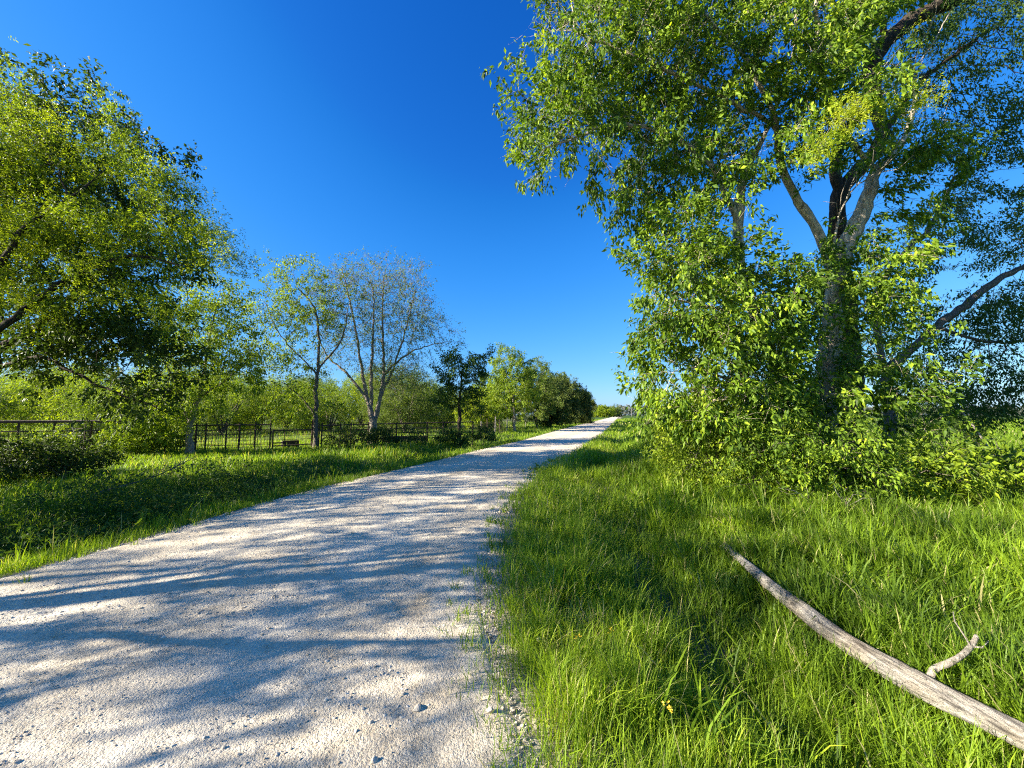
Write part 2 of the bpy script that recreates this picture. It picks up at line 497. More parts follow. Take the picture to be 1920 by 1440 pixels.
road = mesh_obj('road', np.stack([Xr, Yr, Zr], -1).reshape(-1, 3), [quad], M['road'], attrs={'track': np.clip(0.42 * tr1 * (0.3 + fbm(Xr, Yr * 0.3, 1.5, 57)) * (0.5 + 0.8 * vn(Xr, Yr * 0.4, 9, 58)), 0, 0.6).ravel()})
tag(road, kind='structure')

# ------------------------------------------------------------------ grass
def blades(P, h, w, lean, tint, rng, droop=0.35):
    n = len(P)
    a = rng.uniform(0, 2 * np.pi, n)
    d = np.stack([np.cos(a), np.sin(a), np.zeros(n)], 1)
    fa = a + np.pi / 2 + rng.normal(0, 0.5, n)
    s = np.stack([np.cos(fa), np.sin(fa), np.zeros(n)], 1)
    ts = np.array([0, 0.4, 0.75, 1.0])
    ws = np.array([0.8, 1.0, 0.62, 0.0])
    vs = []
    for t, k in zip(ts, ws):
        horiz = lean * (0.3 * t + 0.7 * t * t)
        up = t - droop * lean * t ** 3
        c = P + d * (h * horiz)[:, None] + np.array([0, 0, 1.0]) * (h * up)[:, None]
        if k > 0:
            vs.append(c - s * (w * k * 0.5)[:, None]); vs.append(c + s * (w * k * 0.5)[:, None])
        else:
            vs.append(c)
    V = np.stack(vs, 1).reshape(-1, 3)           # 7 per blade
    b = np.arange(n)[:, None] * 7
    q = np.concatenate([b + [0, 1, 3, 2], b + [2, 3, 5, 4]], 0)
    t3 = b + [4, 5, 6]
    return V, q, t3, np.repeat(tint, 7)

def join_blades(name, parts, mat, **kw):
    Vs, Qs, Ts, As = [], [], [], []
    o = 0
    for V, q, t, a in parts:
        Vs.append(V); Qs.append(q + o); Ts.append(t + o); As.append(a); o += len(V)
    ob = mesh_obj(name, np.concatenate(Vs), [np.concatenate(Qs), np.concatenate(Ts)], mat, attrs={'tint': np.concatenate(As)})
    tag(ob, **kw)
    return ob

rng = np.random.default_rng(7)
def in_view(x, y, m=1.5):
    return (np.abs(x) < 1.36 * y + m)

def grass_band(y0, y1, dens, hs_, ws_, side, seed, emin=0.0, emax=40, m=3.6):
    r = np.random.default_rng(seed)
    W = 1.36 * y1 + m
    n = int(dens * (y1 - y0) * 2 * W)
    x = r.uniform(-W, W, n); y = r.uniform(y0, y1, n)
    k = in_view(x, y, m)
    x, y = x[k], y[k]
    eR, eL = offs(x, y)
    e = eR if side == 'R' else eL
    ed = 0.22 * (fbm(x, y, 1.6, 31) - 0.35) + 0.12 * (vn(x, y, 7, 33) - 0.5)
    k = (e > emin + ed) & (e < emax)
    # thin out towards the gravel, bare ditch patches, and clumpiness
    keep = np.clip((e - ed) / 0.22, 0.2, 1) * (0.12 + 1.25 * vn(x, y, 6, 35) * (0.35 + 1.2 * vn(x, y, 2.0, 36)))
    if side == 'R':
        bare = 0.6 * bell((e - 1.75) / 0.30) * np.clip((fbm(x, y, 1.2, 8) - 0.42) * 6, 0, 1)
        bare = np.maximum(bare, 0.95 * bell(np.hypot((x - pg[0]) / 1.3, (y - pg[1]) / 1.5)))
        keep = keep * (1 - bare)
    k &= r.random(len(x)) < keep
    x, y, e = x[k], y[k], e[k]
    n = len(x)
    z = H(x, y) - 0.01
    hh = (1.0 + 0.25 * (side == 'L') * 0) * hs_ * np.clip(0.55 + e / 0.9, 0.55, 1.0) * (0.15 + 0.75 * fbm(x, y, 0.8, 61) + 0.85 * vn(x, y, 4.5, 62)) * r.uniform(0.55, 1.25, n)
    if side == 'L':
        hh *= np.where(e > 6, 0.75, 1.0)
    w = ws_ * r.uniform(0.6, 1.4, n)
    if side == 'R':
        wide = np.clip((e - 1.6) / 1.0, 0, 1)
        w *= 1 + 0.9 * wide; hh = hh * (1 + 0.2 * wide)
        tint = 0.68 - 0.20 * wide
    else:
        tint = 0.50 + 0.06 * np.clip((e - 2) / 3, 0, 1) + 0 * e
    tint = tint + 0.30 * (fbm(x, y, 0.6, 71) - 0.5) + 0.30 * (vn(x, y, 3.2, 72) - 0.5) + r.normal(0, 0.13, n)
    if side == 'R':      # grass pressed down round the far end of the log
        for q_ in [(1356, 1028), (1390, 1052), (1420, 1078), (1450, 1104), (1500, 1146), (1560, 1190), (1620, 1230), (1700, 1280), (1780, 1330), (1880, 1380)]:
            c_ = gnd(q_[0] - 8, q_[1] + 16)
            hh = hh * (1 - 0.26 * bell(np.hypot(x - c_[0], y - c_[1]) / 0.22))
    straw = r.random(n) < 0.045
    tint = np.clip(np.where(straw, 1.6, tint), 0, 1.6)
    lean = np.abs(r.normal(0.35, 0.28, n)) + 0.12 * (side == 'R')
    return blades(np.stack([x, y, z], 1), hh, w, lean, tint, r)

G = [
    grass_band(0.5, 3.0, 5600, 0.27, 0.0044, 'R', 1),
    grass_band(3.0, 6.0, 2600, 0.32, 0.0064, 'R', 2),
    grass_band(6.0, 12., 900, 0.34, 0.0105, 'R', 3),
    grass_band(12., 26., 240, 0.33, 0.020, 'R', 4),
    grass_band(26., 60., 42, 0.30, 0.045, 'R', 5, emax=60),
    grass_band(60., 150., 5, 0.35, 0.12, 'R', 6, emax=130),
]
def edge_tufts():
    r = np.random.default_rng(17)
    spots = [gnd(862, 1168), gnd(842, 1192), gnd(948, 1410), gnd(940, 1300), gnd(905, 1150), gnd(925, 1360)]
    for q in range(150):
        y = 1.0 + 14 * r.random() ** 1.6; side = r.random() < .7
        e = -abs(r.normal(0, .16)) + .05
        spots.append(np.array([float(xr(y)) + e if side else float(xl(y)) - e, y, 0]))
    out = []
    for c in spots:
        n = int(r.integers(5, 26)); sg = r.uniform(.015, .06)
        x = c[0] + r.normal(0, sg, n); y = c[1] + r.normal(0, sg, n)
        out.append(blades(np.stack([x, y, np.maximum(H(x, y), -.01)], 1), r.uniform(.04, .17, n), .0034 + .0006 * c[1] * np.ones(n), r.uniform(.2, 1.0, n), np.clip(r.normal(.62, .25, n), 0, 1.3), r))
    return out
G += edge_tufts()
join_blades('verge_grass', G, M['grass'], kind='stuff', label='tall green grass on the right verge beside the log', cat='grass')
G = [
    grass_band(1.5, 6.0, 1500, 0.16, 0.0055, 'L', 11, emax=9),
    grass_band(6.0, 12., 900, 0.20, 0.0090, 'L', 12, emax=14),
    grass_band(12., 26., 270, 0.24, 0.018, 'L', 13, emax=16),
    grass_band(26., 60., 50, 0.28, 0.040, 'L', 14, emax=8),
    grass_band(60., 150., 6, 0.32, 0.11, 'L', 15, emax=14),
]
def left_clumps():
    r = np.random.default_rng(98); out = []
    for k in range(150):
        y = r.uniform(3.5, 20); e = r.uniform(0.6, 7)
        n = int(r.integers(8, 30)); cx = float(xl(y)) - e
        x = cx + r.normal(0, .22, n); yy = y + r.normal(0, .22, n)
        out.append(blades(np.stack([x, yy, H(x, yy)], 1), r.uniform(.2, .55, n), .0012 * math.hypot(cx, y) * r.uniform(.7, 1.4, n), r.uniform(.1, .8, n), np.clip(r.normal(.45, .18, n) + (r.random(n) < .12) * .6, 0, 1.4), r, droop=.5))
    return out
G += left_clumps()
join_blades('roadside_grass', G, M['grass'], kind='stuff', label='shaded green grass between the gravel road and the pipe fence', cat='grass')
def pasture():
    r = np.random.default_rng(77)
    n = 52000
    y = 17 + 75 * r.random(n) ** 1.5
    x = r.uniform(-1.36, 0.30, n) * y
    eR, eL = offs(x, y)
    k = (eL > 8) & (eL < 120)
    x, y = x[k], y[k]; n = len(x)
    s = y / 20
    return blades(np.stack([x, y, H(x, y)], 1), 0.26 * r.uniform(0.5, 1.6, n), 0.014 * s, np.abs(r.normal(0.3, 0.3, n)),
                  np.clip(0.42 + 0.5 * (fbm(x, y, 0.1, 5) - 0.4) + r.normal(0, 0.16, n) + (r.random(n) < 0.22) * 0.5, 0, 1.6), r)
join_blades('pasture_grass', [pasture()], M['grass'], kind='stuff', label='yellowish rough pasture grass behind the pipe fence', cat='grass')

# taller, broader blades in clumps on the right verge
def clumps():
    r = np.random.default_rng(99)
    out = []
    spots = []
    for (px, py, n, s) in [(1120, 965, 26, .30), (1180, 945, 20, .3), (1010, 960, 10, .3), (1240, 1000, 14, .3), (1100, 1090, 22, .25), (1160, 1060, 20, .25), (1240, 1130, 18, .2),
                           (1350, 1210, 26, .14), (1290, 1330, 20, .12), (1340, 1400, 16, .10), (1560, 1400, 16, .14), (1460, 1330, 12, .12), (1290, 1240, 10, .12),
                           (1200, 900, 20, .5), (1060, 900, 14, .4), (1230, 1060, 14, .3), (1760, 965, 26, .5), (1840, 955, 26, .5), (1900, 965, 22, .4), (1620, 985, 24, .4), (1700, 975, 24, .4), (1700, 1120, 20, .5), (1850, 1080, 20, .5), (1650, 1030, 18, .5), (1800, 990, 18, .5), (1880, 1010, 18, .5),
                           (1450, 1020, 14, .4), (1540, 1060, 14, .4), (1050, 1000, 14, .3), (960, 1130, 6, .2)]:
        g = gnd(px, py)
        spots += [(g[0], g[1], n, s)]
    for k in range(170):
        y = r.uniform(1.6, 20); e = r.uniform(0.9, 8)
        spots.append((float(xr(y)) + e, y, r.integers(6, 18), 0.3))
    for cx, cy, n, s in spots:
        x = cx + r.normal(0, s, n); y = cy + r.normal(0, s, n)
        d = math.hypot(cx, cy)
        out.append(blades(np.stack([x, y, H(x, y)], 1), r.uniform(0.26, 0.52, n), np.clip(r.uniform(0.008, 0.015, n), 0.0014 * d, 1), r.uniform(0.15, 0.95, n),
                          np.clip(r.normal(0.42, 0.14, n) + (r.random(n) < 0.08) * 0.5, 0, 1.4), r, droop=0.55))
    return out
join_blades('tall_grass', clumps(), M['grass'], kind='stuff', label='taller broad bladed grass standing in the right verge', cat='grass')

# ------------------------------------------------------------------ stones
ICO = None
def stones(P, R, seed, flat=0.65):
    r = np.random.default_rng(seed)
    t = (1 + 5 ** 0.5) / 2
    v = np.array([(-1, t, 0), (1, t, 0), (-1, -t, 0), (1, -t, 0), (0, -1, t), (0, 1, t), (0, -1, -t), (0, 1, -t), (t, 0, -1), (t, 0, 1), (-t, 0, -1), (-t, 0, 1)]) / math.hypot(1, t)
    f = np.array([(0, 11, 5), (0, 5, 1), (0, 1, 7), (0, 7, 10), (0, 10, 11), (1, 5, 9), (5, 11, 4), (11, 10, 2), (10, 7, 6), (7, 1, 8), (3, 9, 4), (3, 4, 2), (3, 2, 6), (3, 6, 8), (3, 8, 9), (4, 9, 5), (2, 4, 11), (6, 2, 10), (8, 6, 7), (9, 8, 1)])
    n = len(P)
    k = v[None] * (1 + r.uniform(-0.32, 0.32, (n, 12, 1)))
    k *= np.stack([r.uniform(0.7, 1.35, n), r.uniform(0.7, 1.2, n), r.uniform(0.45, 0.9, n) * flat / 0.65], 1)[:, None]
    a = r.uniform(0, 2 * np.pi, n); c, s = np.cos(a), np.sin(a)
    x = k[..., 0] * c[:, None] - k[..., 1] * s[:, None]; y = k[..., 0] * s[:, None] + k[..., 1] * c[:, None]
    tl = r.normal(0, 0.3, n)[:, None]
    k = np.stack([x, y, k[..., 2] + tl * x], -1) * R[:, None, None] + P[:, None]
    F_ = f[None] + (np.arange(n) * 12)[:, None, None]
    return k.reshape(-1, 3), F_.reshape(-1, 3), np.repeat(r.random(n), 12)

def gravel():
    r = np.random.default_rng(5)
    Ps, Rs = [], []
    # loose fines over the near road
    for (y0, y1, dens, rad) in [(0.6, 2.6, 3400, 0.0034), (2.6, 5, 1300, 0.0048), (5, 10, 260, 0.0075)]:
        n = int((y1 - y0) * 10 * dens)
        x = r.uniform(-8.5, 1.5, n); y = r.uniform(y0, y1, n)
        eR, eL = offs(x, y)
        k = (eR < 0.0) & (eL < 0.0) & in_view(x, y, 0.6) & (r.random(n) < 0.2 + 0.8 * vn(x, y, 1.5, 77) ** 2)
        x, y = x[k], y[k]
        Ps.append(np.stack([x, y, np.full(len(x), 0.0)], 1)); Rs.append(rad * np.exp(r.normal(0, 0.38, len(x))))
    # windrows of coarser stone along both edges
    for (y0, y1, dens, rad, side) in [(0.6, 3.2, 3600, 0.0048, 'R'), (3.2, 8, 1500, 0.0068, 'R'), (8, 22, 110, 0.015, 'R'), (3, 9, 600, 0.010, 'L'), (9, 24, 90, 0.016, 'L'), (0.6, 3, 800, .009, 'L')]:
        n = int((y1 - y0) * 1.3 * dens)
        y = r.uniform(y0, y1, n); e = r.normal(0.0, 0.26, n) * (0.5 + 1.4 * vn(y, y * 0, 1.7, 88)) - 0.16
        e = np.where(e > 0.12, 0.12 - np.abs(e - 0.12), e)
        x = xr(y) + e if side == 'R' else xl(y) - e
        k = r.random(n) < 0.12 + 1.1 * vn(x, y, 2.6, 79) ** 2
        x, y = x[k], y[k]
        Ps.append(np.stack([x, y, np.full(len(x), 0.0)], 1)); Rs.append(rad * np.exp(r.normal(0, 0.62, len(x))))
    P = np.concatenate(Ps); R = np.minimum(np.concatenate(Rs), 0.009 + 0.0011 * np.concatenate(Ps)[:, 1])
    eR, eL = offs(P[:, 0], P[:, 1])
    xLr = xl(P[:, 1]); xRr = xr(P[:, 1])
    u = (P[:, 0] - xLr) / (xRr - xLr)
    zr = 0.035 * (1 - (2 * u - 1) ** 2) + 0.03 * (fbm(P[:, 0], P[:, 1] * 0.5, 0.7, 51) - 0.5) - 0.014 * (bell((u - 0.3) / 0.09) + bell((u - 0.68) / 0.09))
    zt = H(P[:, 0], P[:, 1])
    P[:, 2] = np.where((eR < -0.05) & (eL < -0.05), np.maximum(zr, zt), np.maximum(zt, -0.02)) + R * 0.10
    V, T, A = stones(P, R, 6)
    o = mesh_obj('gravel', V, [T], M['stone'], attrs={'tint': A}, smooth=False)
    tag(o, kind='stuff', label='loose pale limestone gravel over the road and its edges', cat='gravel')
gravel()

def rock(px, py, rad, seed, label):
    p = gnd(px, py, 0.01)
    r = np.random.default_rng(seed)
    # subdivided, faceted stone
    V, T, A = stones(np.array([[0, 0, rad * 0.35]]), np.array([rad]), seed, 0.85)
    # one level of subdivision with jitter
    e = {}
    V = list(map(tuple, V)); nf = []
    def mid(a, b):
        k = (min(a, b), max(a, b))
        if k not in e:
            va, vb = np.array(V[a]), np.array(V[b])
            m = (va + vb) / 2; c = np.array([0, 0, rad * 0.35])
            m = c + (m - c) * (1.06 + r.uniform(-0.05, 0.07))
            e[k] = len(V); V.append(tuple(m))
        return e[k]
    for a, b, c in T:
        ab, bc, ca = mid(a, b), mid(b, c), mid(c, a)
        nf += [(a, ab, ca), (b, bc, ab), (c, ca, bc), (ab, bc, ca)]
    o = mesh_obj('rock', np.array(V), [np.array(nf)], M['stone'], attrs={'tint': np.full(len(V), 0.55)}, smooth=False)
    o.location = [float(v) for v in p]
    tag(o, label, 'rock', 'loose rocks lying on the gravel road')
rock(783, 1330, 0.024, 1, 'largest pale rock lying alone on the sunlit gravel, casting a dark shadow')
rock(755, 1303, 0.015, 2, 'small pale rock just below the last thin shadow stripe on the gravel')
rock(694, 1358, 0.014, 3, 'small rock left of and below the largest pale rock on the gravel')
rock(703, 1428, 0.015, 4, 'small rock with black shadow at the bottom edge of the gravel road')
rock(918, 1334, 0.018, 5, 'white angular rock where the gravel meets the grass near the front')
rock(1010, 1200, 0.015, 6, 'small pale rock lying in the sunlit grass of the right verge')

# ------------------------------------------------------------------ trees
def spline(pts, step):
    """resample a polyline of [x,y,z,r]; smooth with Catmull-Rom"""
    P = np.array(pts, dtype=float)
    if len(P) > 2:
        Q = np.vstack([2 * P[0] - P[1], P, 2 * P[-1] - P[-2]])
        out = []
        for i in range(1, len(Q) - 2):
            for t in np.linspace(0, 1, 8, endpoint=False):
                a, b, c, d = Q[i - 1], Q[i], Q[i + 1], Q[i + 2]
                out.append(0.5 * ((2 * b) + (-a + c) * t + (2 * a - 5 * b + 4 * c - d) * t * t + (-a + 3 * b - 3 * c + d) * t ** 3))
        out.append(P[-1]); P = np.array(out)
    L = np.concatenate([[0], np.cumsum(np.linalg.norm(np.diff(P[:, :3], axis=0), axis=1))])
    n = max(2, int(L[-1] / step) + 1)
    s = np.linspace(0, L[-1], n)
    return np.stack([np.interp(s, L, P[:, k]) for k in range(4)], 1)

def attractors(ells, nclump, m, rng, cr=0.45):
    w = np.array([e[6] for e in ells], float); w /= w.sum()
    out = []
    for e, k in zip(ells, w):
        c = np.array(e[0:3], float); rad = np.array(e[3:6], float)
        n = max(1, int(round(k * nclump)))
        d = unit(rng.normal(size=(n, 3))) * (rng.random((n, 1)) ** (1 / 2.4))
        cc = c + d * rad
        pts = cc[:, None] + rng.normal(size=(n, m, 3)) * cr
        out.append(pts.reshape(-1, 3))
    return np.concatenate(out)

def pe(px, py, Y, rx, ry, rz, w=1.0):
    """ellipsoid given by where it stands in the photo at depth Y"""
    c = at(px, py, Y)
    s = Y / F
    return (c[0], c[1], c[2], rx * s, rz, ry * s, w)

class Tree:
    pass

def project(P):
    d = P - np.array([0, 0, CAMH])
    f = d[:, 1] * math.cos(TH) + d[:, 2] * math.sin(TH)
    u = -d[:, 1] * math.sin(TH) + d[:, 2] * math.cos(TH)
    return 960 + F * d[:, 0] / f, 720 - F * u / f

# the open lanes between the crowns on the right: bare trunks and sky gaps as (x, y, radius)
OPEN = []
for line, w in (([(1550, 780), (1548, 700), (1558, 620), (1564, 520), (1592, 450), (1622, 380), (1642, 310)], 30),
                ([(1532, 430), (1492, 372), (1462, 310)], 24), ([(1392, 500), (1384, 420), (1392, 350)], 22),
                ([(1576, 440), (1572, 340)], 26), ([(1652, 240), (1630, 130), (1665, 70), (1730, 25)], 28), ([(1690, 470), (1735, 430)], 24),
                ([(1760, 610), (1850, 535), (1920, 500)], 18)):
    for a_, b_ in zip(line[:-1], line[1:]):
        for t_ in np.linspace(0, 1, 6): OPEN.append((a_[0] + (b_[0] - a_[0]) * t_, a_[1] + (b_[1] - a_[1]) * t_, w))
OPEN += [(1500, 330, 34), (1530, 380, 36), (1440, 440, 30), (1480, 420, 30), (1760, 340, 34), (1720, 380, 26), (1800, 500, 44), (1760, 540, 36), (1860, 390, 36), (1905, 330, 40), (1670, 430, 26), (1450, 370, 22),
         (1350, 430, 20), (1690, 870, 34), (1610, 880, 24), (1640, 820, 22), (1800, 840, 44), (1860, 830, 44), (1905, 850, 34), (1360, 690, 16), (1420, 700, 16)]
OPEN = np.array(OPEN) * [1, 1, 0.62]
def cull(P, margin=0.0):
    x, y = project(P)
    d = np.hypot(x[:, None] - OPEN[None, :, 0], y[:, None] - OPEN[None, :, 1]) - OPEN[None, :, 2]
    return P[(d.min(1) > margin)]

def grow(base, limbs, A, step, di, dk, rng, tip=0.004, expo=2.3, up=0.05, maxit=160, wob=0.25, flare=0.5):
    pos = []; par = []; rmin = []
    for k, L in enumerate(limbs):
        S = spline(L, step)
        if k == 0:
            p = -1
        else:
            d = np.linalg.norm(np.array(pos) - S[0, :3], axis=1)
            p = int(np.argmin(d)); S = S[1:] if d[p] < step else S
        S[1:, :3] += rng.normal(0, step * 0.05, (len(S) - 1, 3))
        for s in S:
            pos.append(s[:3]); par.append(p); rmin.append(s[3]); p = len(pos) - 1
    pos = [np.array(p) for p in pos]
    NM = 60000
    PA = np.zeros((NM, 3)); n = len(pos); PA[:n] = pos
    A = A[A[:, 2] > 0.15]
    alive = np.ones(len(A), bool)
    bd = np.full(len(A), 1e9); bi = np.zeros(len(A), int)
    def upd(i0, i1):
        idx = np.nonzero(alive)[0]
        for s in range(0, len(idx), 2000):
            ix = idx[s:s + 2000]
            D = ((A[ix][:, None] - PA[None, i0:i1]) ** 2).sum(-1)
            j = D.argmin(1); dm = D[np.arange(len(ix)), j]
            k = dm < bd[ix]
            bd[ix[k]] = dm[k]; bi[ix[k]] = j[k] + i0
    upd(0, n)
    alive &= bd > dk * dk
    for it in range(maxit):
        # the influence radius opens up so that far clumps are always reached
        lim = di * di if it < maxit - 40 else 1e9
        idx = np.nonzero(alive & (bd < max(lim, bd[alive].min() * 1.2 if alive.any() else 0)))[0]
        if len(idx) == 0: break
        d = unit(A[idx] - PA[bi[idx]])
        acc = np.zeros((n, 3)); np.add.at(acc, bi[idx], d)
        src = np.unique(bi[idx])
        v = unit(unit(acc[src]) + rng.normal(0, wob, (len(src), 3)) + np.array([0, 0, up]))
        newp = PA[src] + v * step * rng.uniform(0.75, 1.15, (len(src), 1))
        m = len(newp)
        if n + m > NM: break
        PA[n:n + m] = newp; par += list(src); rmin += [0.0] * m
        o = n; n += m
        upd(o, n)
        alive &= bd > dk * dk
    PA = PA[:n]; par = np.array(par)
    # radii (pipe model) and number of tips carried
    kids = np.zeros(n, int); np.add.at(kids, par[par >= 0], 1)
    acc = np.zeros(n); tips = np.zeros(n)
    pl = par.tolist(); R = [0.0] * n; T = [0] * n; accl = [0.0] * n
    for i in range(n - 1, -1, -1):
        if T[i] == 0: T[i] = 1; accl[i] = tip ** expo
        R[i] = max(accl[i] ** (1 / expo), rmin[i])
        p = pl[i]
        if p >= 0:
            accl[p] += R[i] ** expo if rmin[i] == 0 else accl[i]; T[p] += T[i]
    R = np.array(R); T = np.array(T)
    # smooth
    for _ in range(2):
        cs = np.zeros((n, 3)); np.add.at(cs, par[par >= 0], PA[par >= 0])
        k = (par >= 0) & (kids > 0)
        k[:3] = False
        avg = (PA[par[k]] + cs[k] / kids[k][:, None]) / 2
        PA[k] = PA[k] * 0.5 + avg * 0.5
    t = Tree(); t.P, t.par, t.R, t.T, t.kids, t.n = PA, par, R, T, kids, n
    zz = PA[:, 2] - PA[0, 2]
    t.R = t.R * (1 + flare * np.exp(-np.maximum(zz, 0) / 0.25) * (T > T[0] * 0.6))
    t.D = np.zeros((n, 3)); q = par >= 0; t.D[q] = unit(PA[q] - PA[par[q]]); t.D[0] = (0, 0, 1)
    return t

def wood(t, rng, gnarl=0.10):
    """tubes along every chain of nodes"""
    n, par, R = t.n, t.par.tolist(), t.R
    best = [-1] * n
    for i in range(n):
        p = par[i]
        if p >= 0 and (best[p] < 0 or t.T[i] > t.T[best[p]]): best[p] = i
    chain = [0] * n; starts = []
    for i in range(n):
        p = par[i]
        if p >= 0 and best[p] == i: chain[i] = chain[p]
        else: chain[i] = len(starts); starts.append(i)
    chain = np.array(chain)
    order = np.lexsort((np.arange(n), chain))
    # ring list, with an extra first ring at the parent
    rn, rc, rr = [], [], []
    last = -1
    for i in order:
        c = chain[i]
        if c != last:
            p = par[i]
            if p >= 0: rn.append(p); rc.append(c); rr.append(min(R[p] * 0.9, R[i] * 1.25))
            last = c
        rn.append(i); rc.append(c); rr.append(R[i])
    rn, rc, rr = np.array(rn), np.array(rc), np.array(rr)
    P = t.P[rn]
    same = rc[1:] == rc[:-1]
    # taper each chain's end
    isend = np.append(~same, True)
    rr = np.where(isend, rr * 0.45, rr)
    d = np.zeros_like(P)
    seg = P[1:] - P[:-1]
    d[:-1][same] += unit(seg[same]); d[1:][same] += unit(seg[same])
    d = unit(d + 1e-6)
    md = np.zeros((len(starts), 3)); np.add.at(md, rc, d); md = unit(md + 1e-6)
    h = np.where(np.abs(md[:, 2:3]) < 0.8, np.array([[0, 0, 1.0]]), np.array([[1.0, 0, 0]]))
    ref = unit(np.cross(md, h))[rc]
    u = unit(ref - d * (ref * d).sum(1, keepdims=True)); v = np.cross(d, u)
    cmax = np.zeros(len(starts)); np.maximum.at(cmax, rc, rr)
    sides = np.where(cmax > 0.09, 12, np.where(cmax > 0.03, 7, np.where(cmax > 0.012, 5, 3)))
    Vs, Fs = [], []; off = 0
    for s in (12, 7, 5, 3):
        k = np.nonzero(sides[rc] == s)[0]
        if len(k) == 0: continue
        a = np.arange(s) * 2 * np.pi / s
        rad = rr[k][:, None] * (1 + (gnarl * rng.normal(size=(len(k), s)) if s >= 7 else 0))
        V = P[k][:, None] + u[k][:, None] * (np.cos(a)[None] * rad)[..., None] + v[k][:, None] * (np.sin(a)[None] * rad)[..., None]
        loc = {}
        c = rc[k]
        pr = np.nonzero(c[1:] == c[:-1])[0]
        b0 = off + pr[:, None] * s; b1 = b0 + s
        j = np.arange(s)[None]; j2 = (j + 1) % s
        Fs.append(np.stack([b0 + j, b0 + j2, b1 + j2, b1 + j], -1).reshape(-1, 4))
        Vs.append(V.reshape(-1, 3)); off += len(k) * s
    return np.concatenate(Vs), np.concatenate(Fs)

def twigs(P, D, length, r0, rng, k=2, up=0.3, spread=0.8):
    n = len(P) * k
    P = np.repeat(P, k, 0); D = np.repeat(D, k, 0)
    d = unit(D + rng.normal(0, spread, (n, 3)) + np.array([0, 0, up]))
    L = length * rng.uniform(0.4, 1.3, n)
    d2 = unit(d + rng.normal(0, 0.4, (n, 3)))
    m = P + d * (L * 0.5)[:, None]; e = m + d2 * (L * 0.5)[:, None]
    h = unit(np.cross(d, unit(rng.normal(size=(n, 3))))); g = np.cross(d, h)
    V = []
    for c, r in ((P, r0), (m, r0 * 0.7)):
        for a in (0, 2.09, 4.19):
            V.append(c + h * (math.cos(a) * r) + g * (math.sin(a) * r))
    V.append(e)
    V = np.stack(V, 1).reshape(-1, 3)
    b = np.arange(n)[:, None] * 7
    q = np.concatenate([b + [0, 1, 4, 3], b + [1, 2, 5, 4], b + [2, 0, 3, 5]], 0)
    t = np.concatenate([b + [3, 4, 6], b + [4, 5, 6], b + [5, 3, 6]], 0)
    return V, q, t, e

def leaflets(P, D, k, L, wr, rng, spread=0.16, droop=0.5, outv=0.6, fold=0.25):
    """k leaves round each anchor P; returns verts, tris, tint"""
    n = len(P) * k
    cl = rng.normal(0, 0.10, len(P))
    Pn = np.repeat(P, k, 0); Dn = np.repeat(D, k, 0)
    rn_ = unit(rng.normal(size=(n, 3)))
    o = Pn + rn_ * (spread * rng.random(n) ** 0.6)[:, None] + Dn * (spread * 0.6 * rng.random(n))[:, None]
    a = unit(Dn * outv + unit(rng.normal(size=(n, 3))) * 0.8 + np.array([0, 0, -droop]))
    ln = L * rng.uniform(0.4, 1.4, n)
    s = unit(np.cross(a, unit(rng.normal(size=(n, 3)) + np.array([0, 0, 1.0]))))
    nr = np.cross(s, a)
    w = ln * wr
    mid = o + a * (ln * 0.45)[:, None] - nr * (ln * fold * 0.3)[:, None]
    tipp = o + a * ln[:, None] + np.array([0, 0, -1.0]) * (ln * 0.18)[:, None]
    l = mid + s * (w * 0.5)[:, None] + nr * (ln * fold * 0.35)[:, None]
    r = mid - s * (w * 0.5)[:, None] + nr * (ln * fold * 0.35)[:, None]
    V = np.stack([o, l, tipp, r, mid], 1).reshape(-1, 3)
    b = np.arange(n)[:, None] * 5
    T = np.concatenate([b + [0, 4, 1], b + [1, 4, 2], b + [0, 3, 4], b + [4, 3, 2]], 0)
    tint = np.clip(0.5 + np.repeat(cl, k) + rng.normal(0, 0.2, n), 0, 1)
    return V, T, np.repeat(tint, 5)

def feather(P, D, k, L, wr, rng, spread=0.2):
    """hanging feathery sprays: short drooping stalks carrying rows of narrow leaflets"""
    n = len(P) * k
    Pn = np.repeat(P, k, 0); Dn = np.repeat(D, k, 0)
    o = Pn + rng.normal(0, spread, (n, 3))
    a = unit(Dn * 0.4 + rng.normal(0, 0.4, (n, 3)) + np.array([0, 0, -0.8]))
    m = 7
    t = np.tile(np.linspace(0.1, 1, m), n)
    on = np.repeat(o, m, 0); an = np.repeat(a, m, 0)
    N = n * m
    st = on + an * (t * L * 2.2)[:, None]
    sd = unit(np.cross(an, unit(rng.normal(size=(N, 3)))))
    dr = unit(sd + an * 0.5 + rng.normal(0, 0.25, (N, 3)))
    ln = L * rng.uniform(0.6, 1.2, N)
    s = unit(np.cross(dr, unit(rng.normal(size=(N, 3)))))
    V = np.stack([st, st + dr * (ln * 0.5)[:, None] + s * (ln * wr * 0.5)[:, None], st + dr * ln[:, None], st + dr * (ln * 0.5)[:, None] - s * (ln * wr * 0.5)[:, None]], 1).reshape(-1, 3)
    b = np.arange(N)[:, None] * 4
    T = np.concatenate([b + [0, 1, 2], b + [0, 2, 3]], 0)
    tint = np.clip(0.5 + np.repeat(rng.normal(0, 0.15, len(P)), k * m) + rng.normal(0, 0.12, N), 0, 1)
    return V, T, np.repeat(tint, 4)

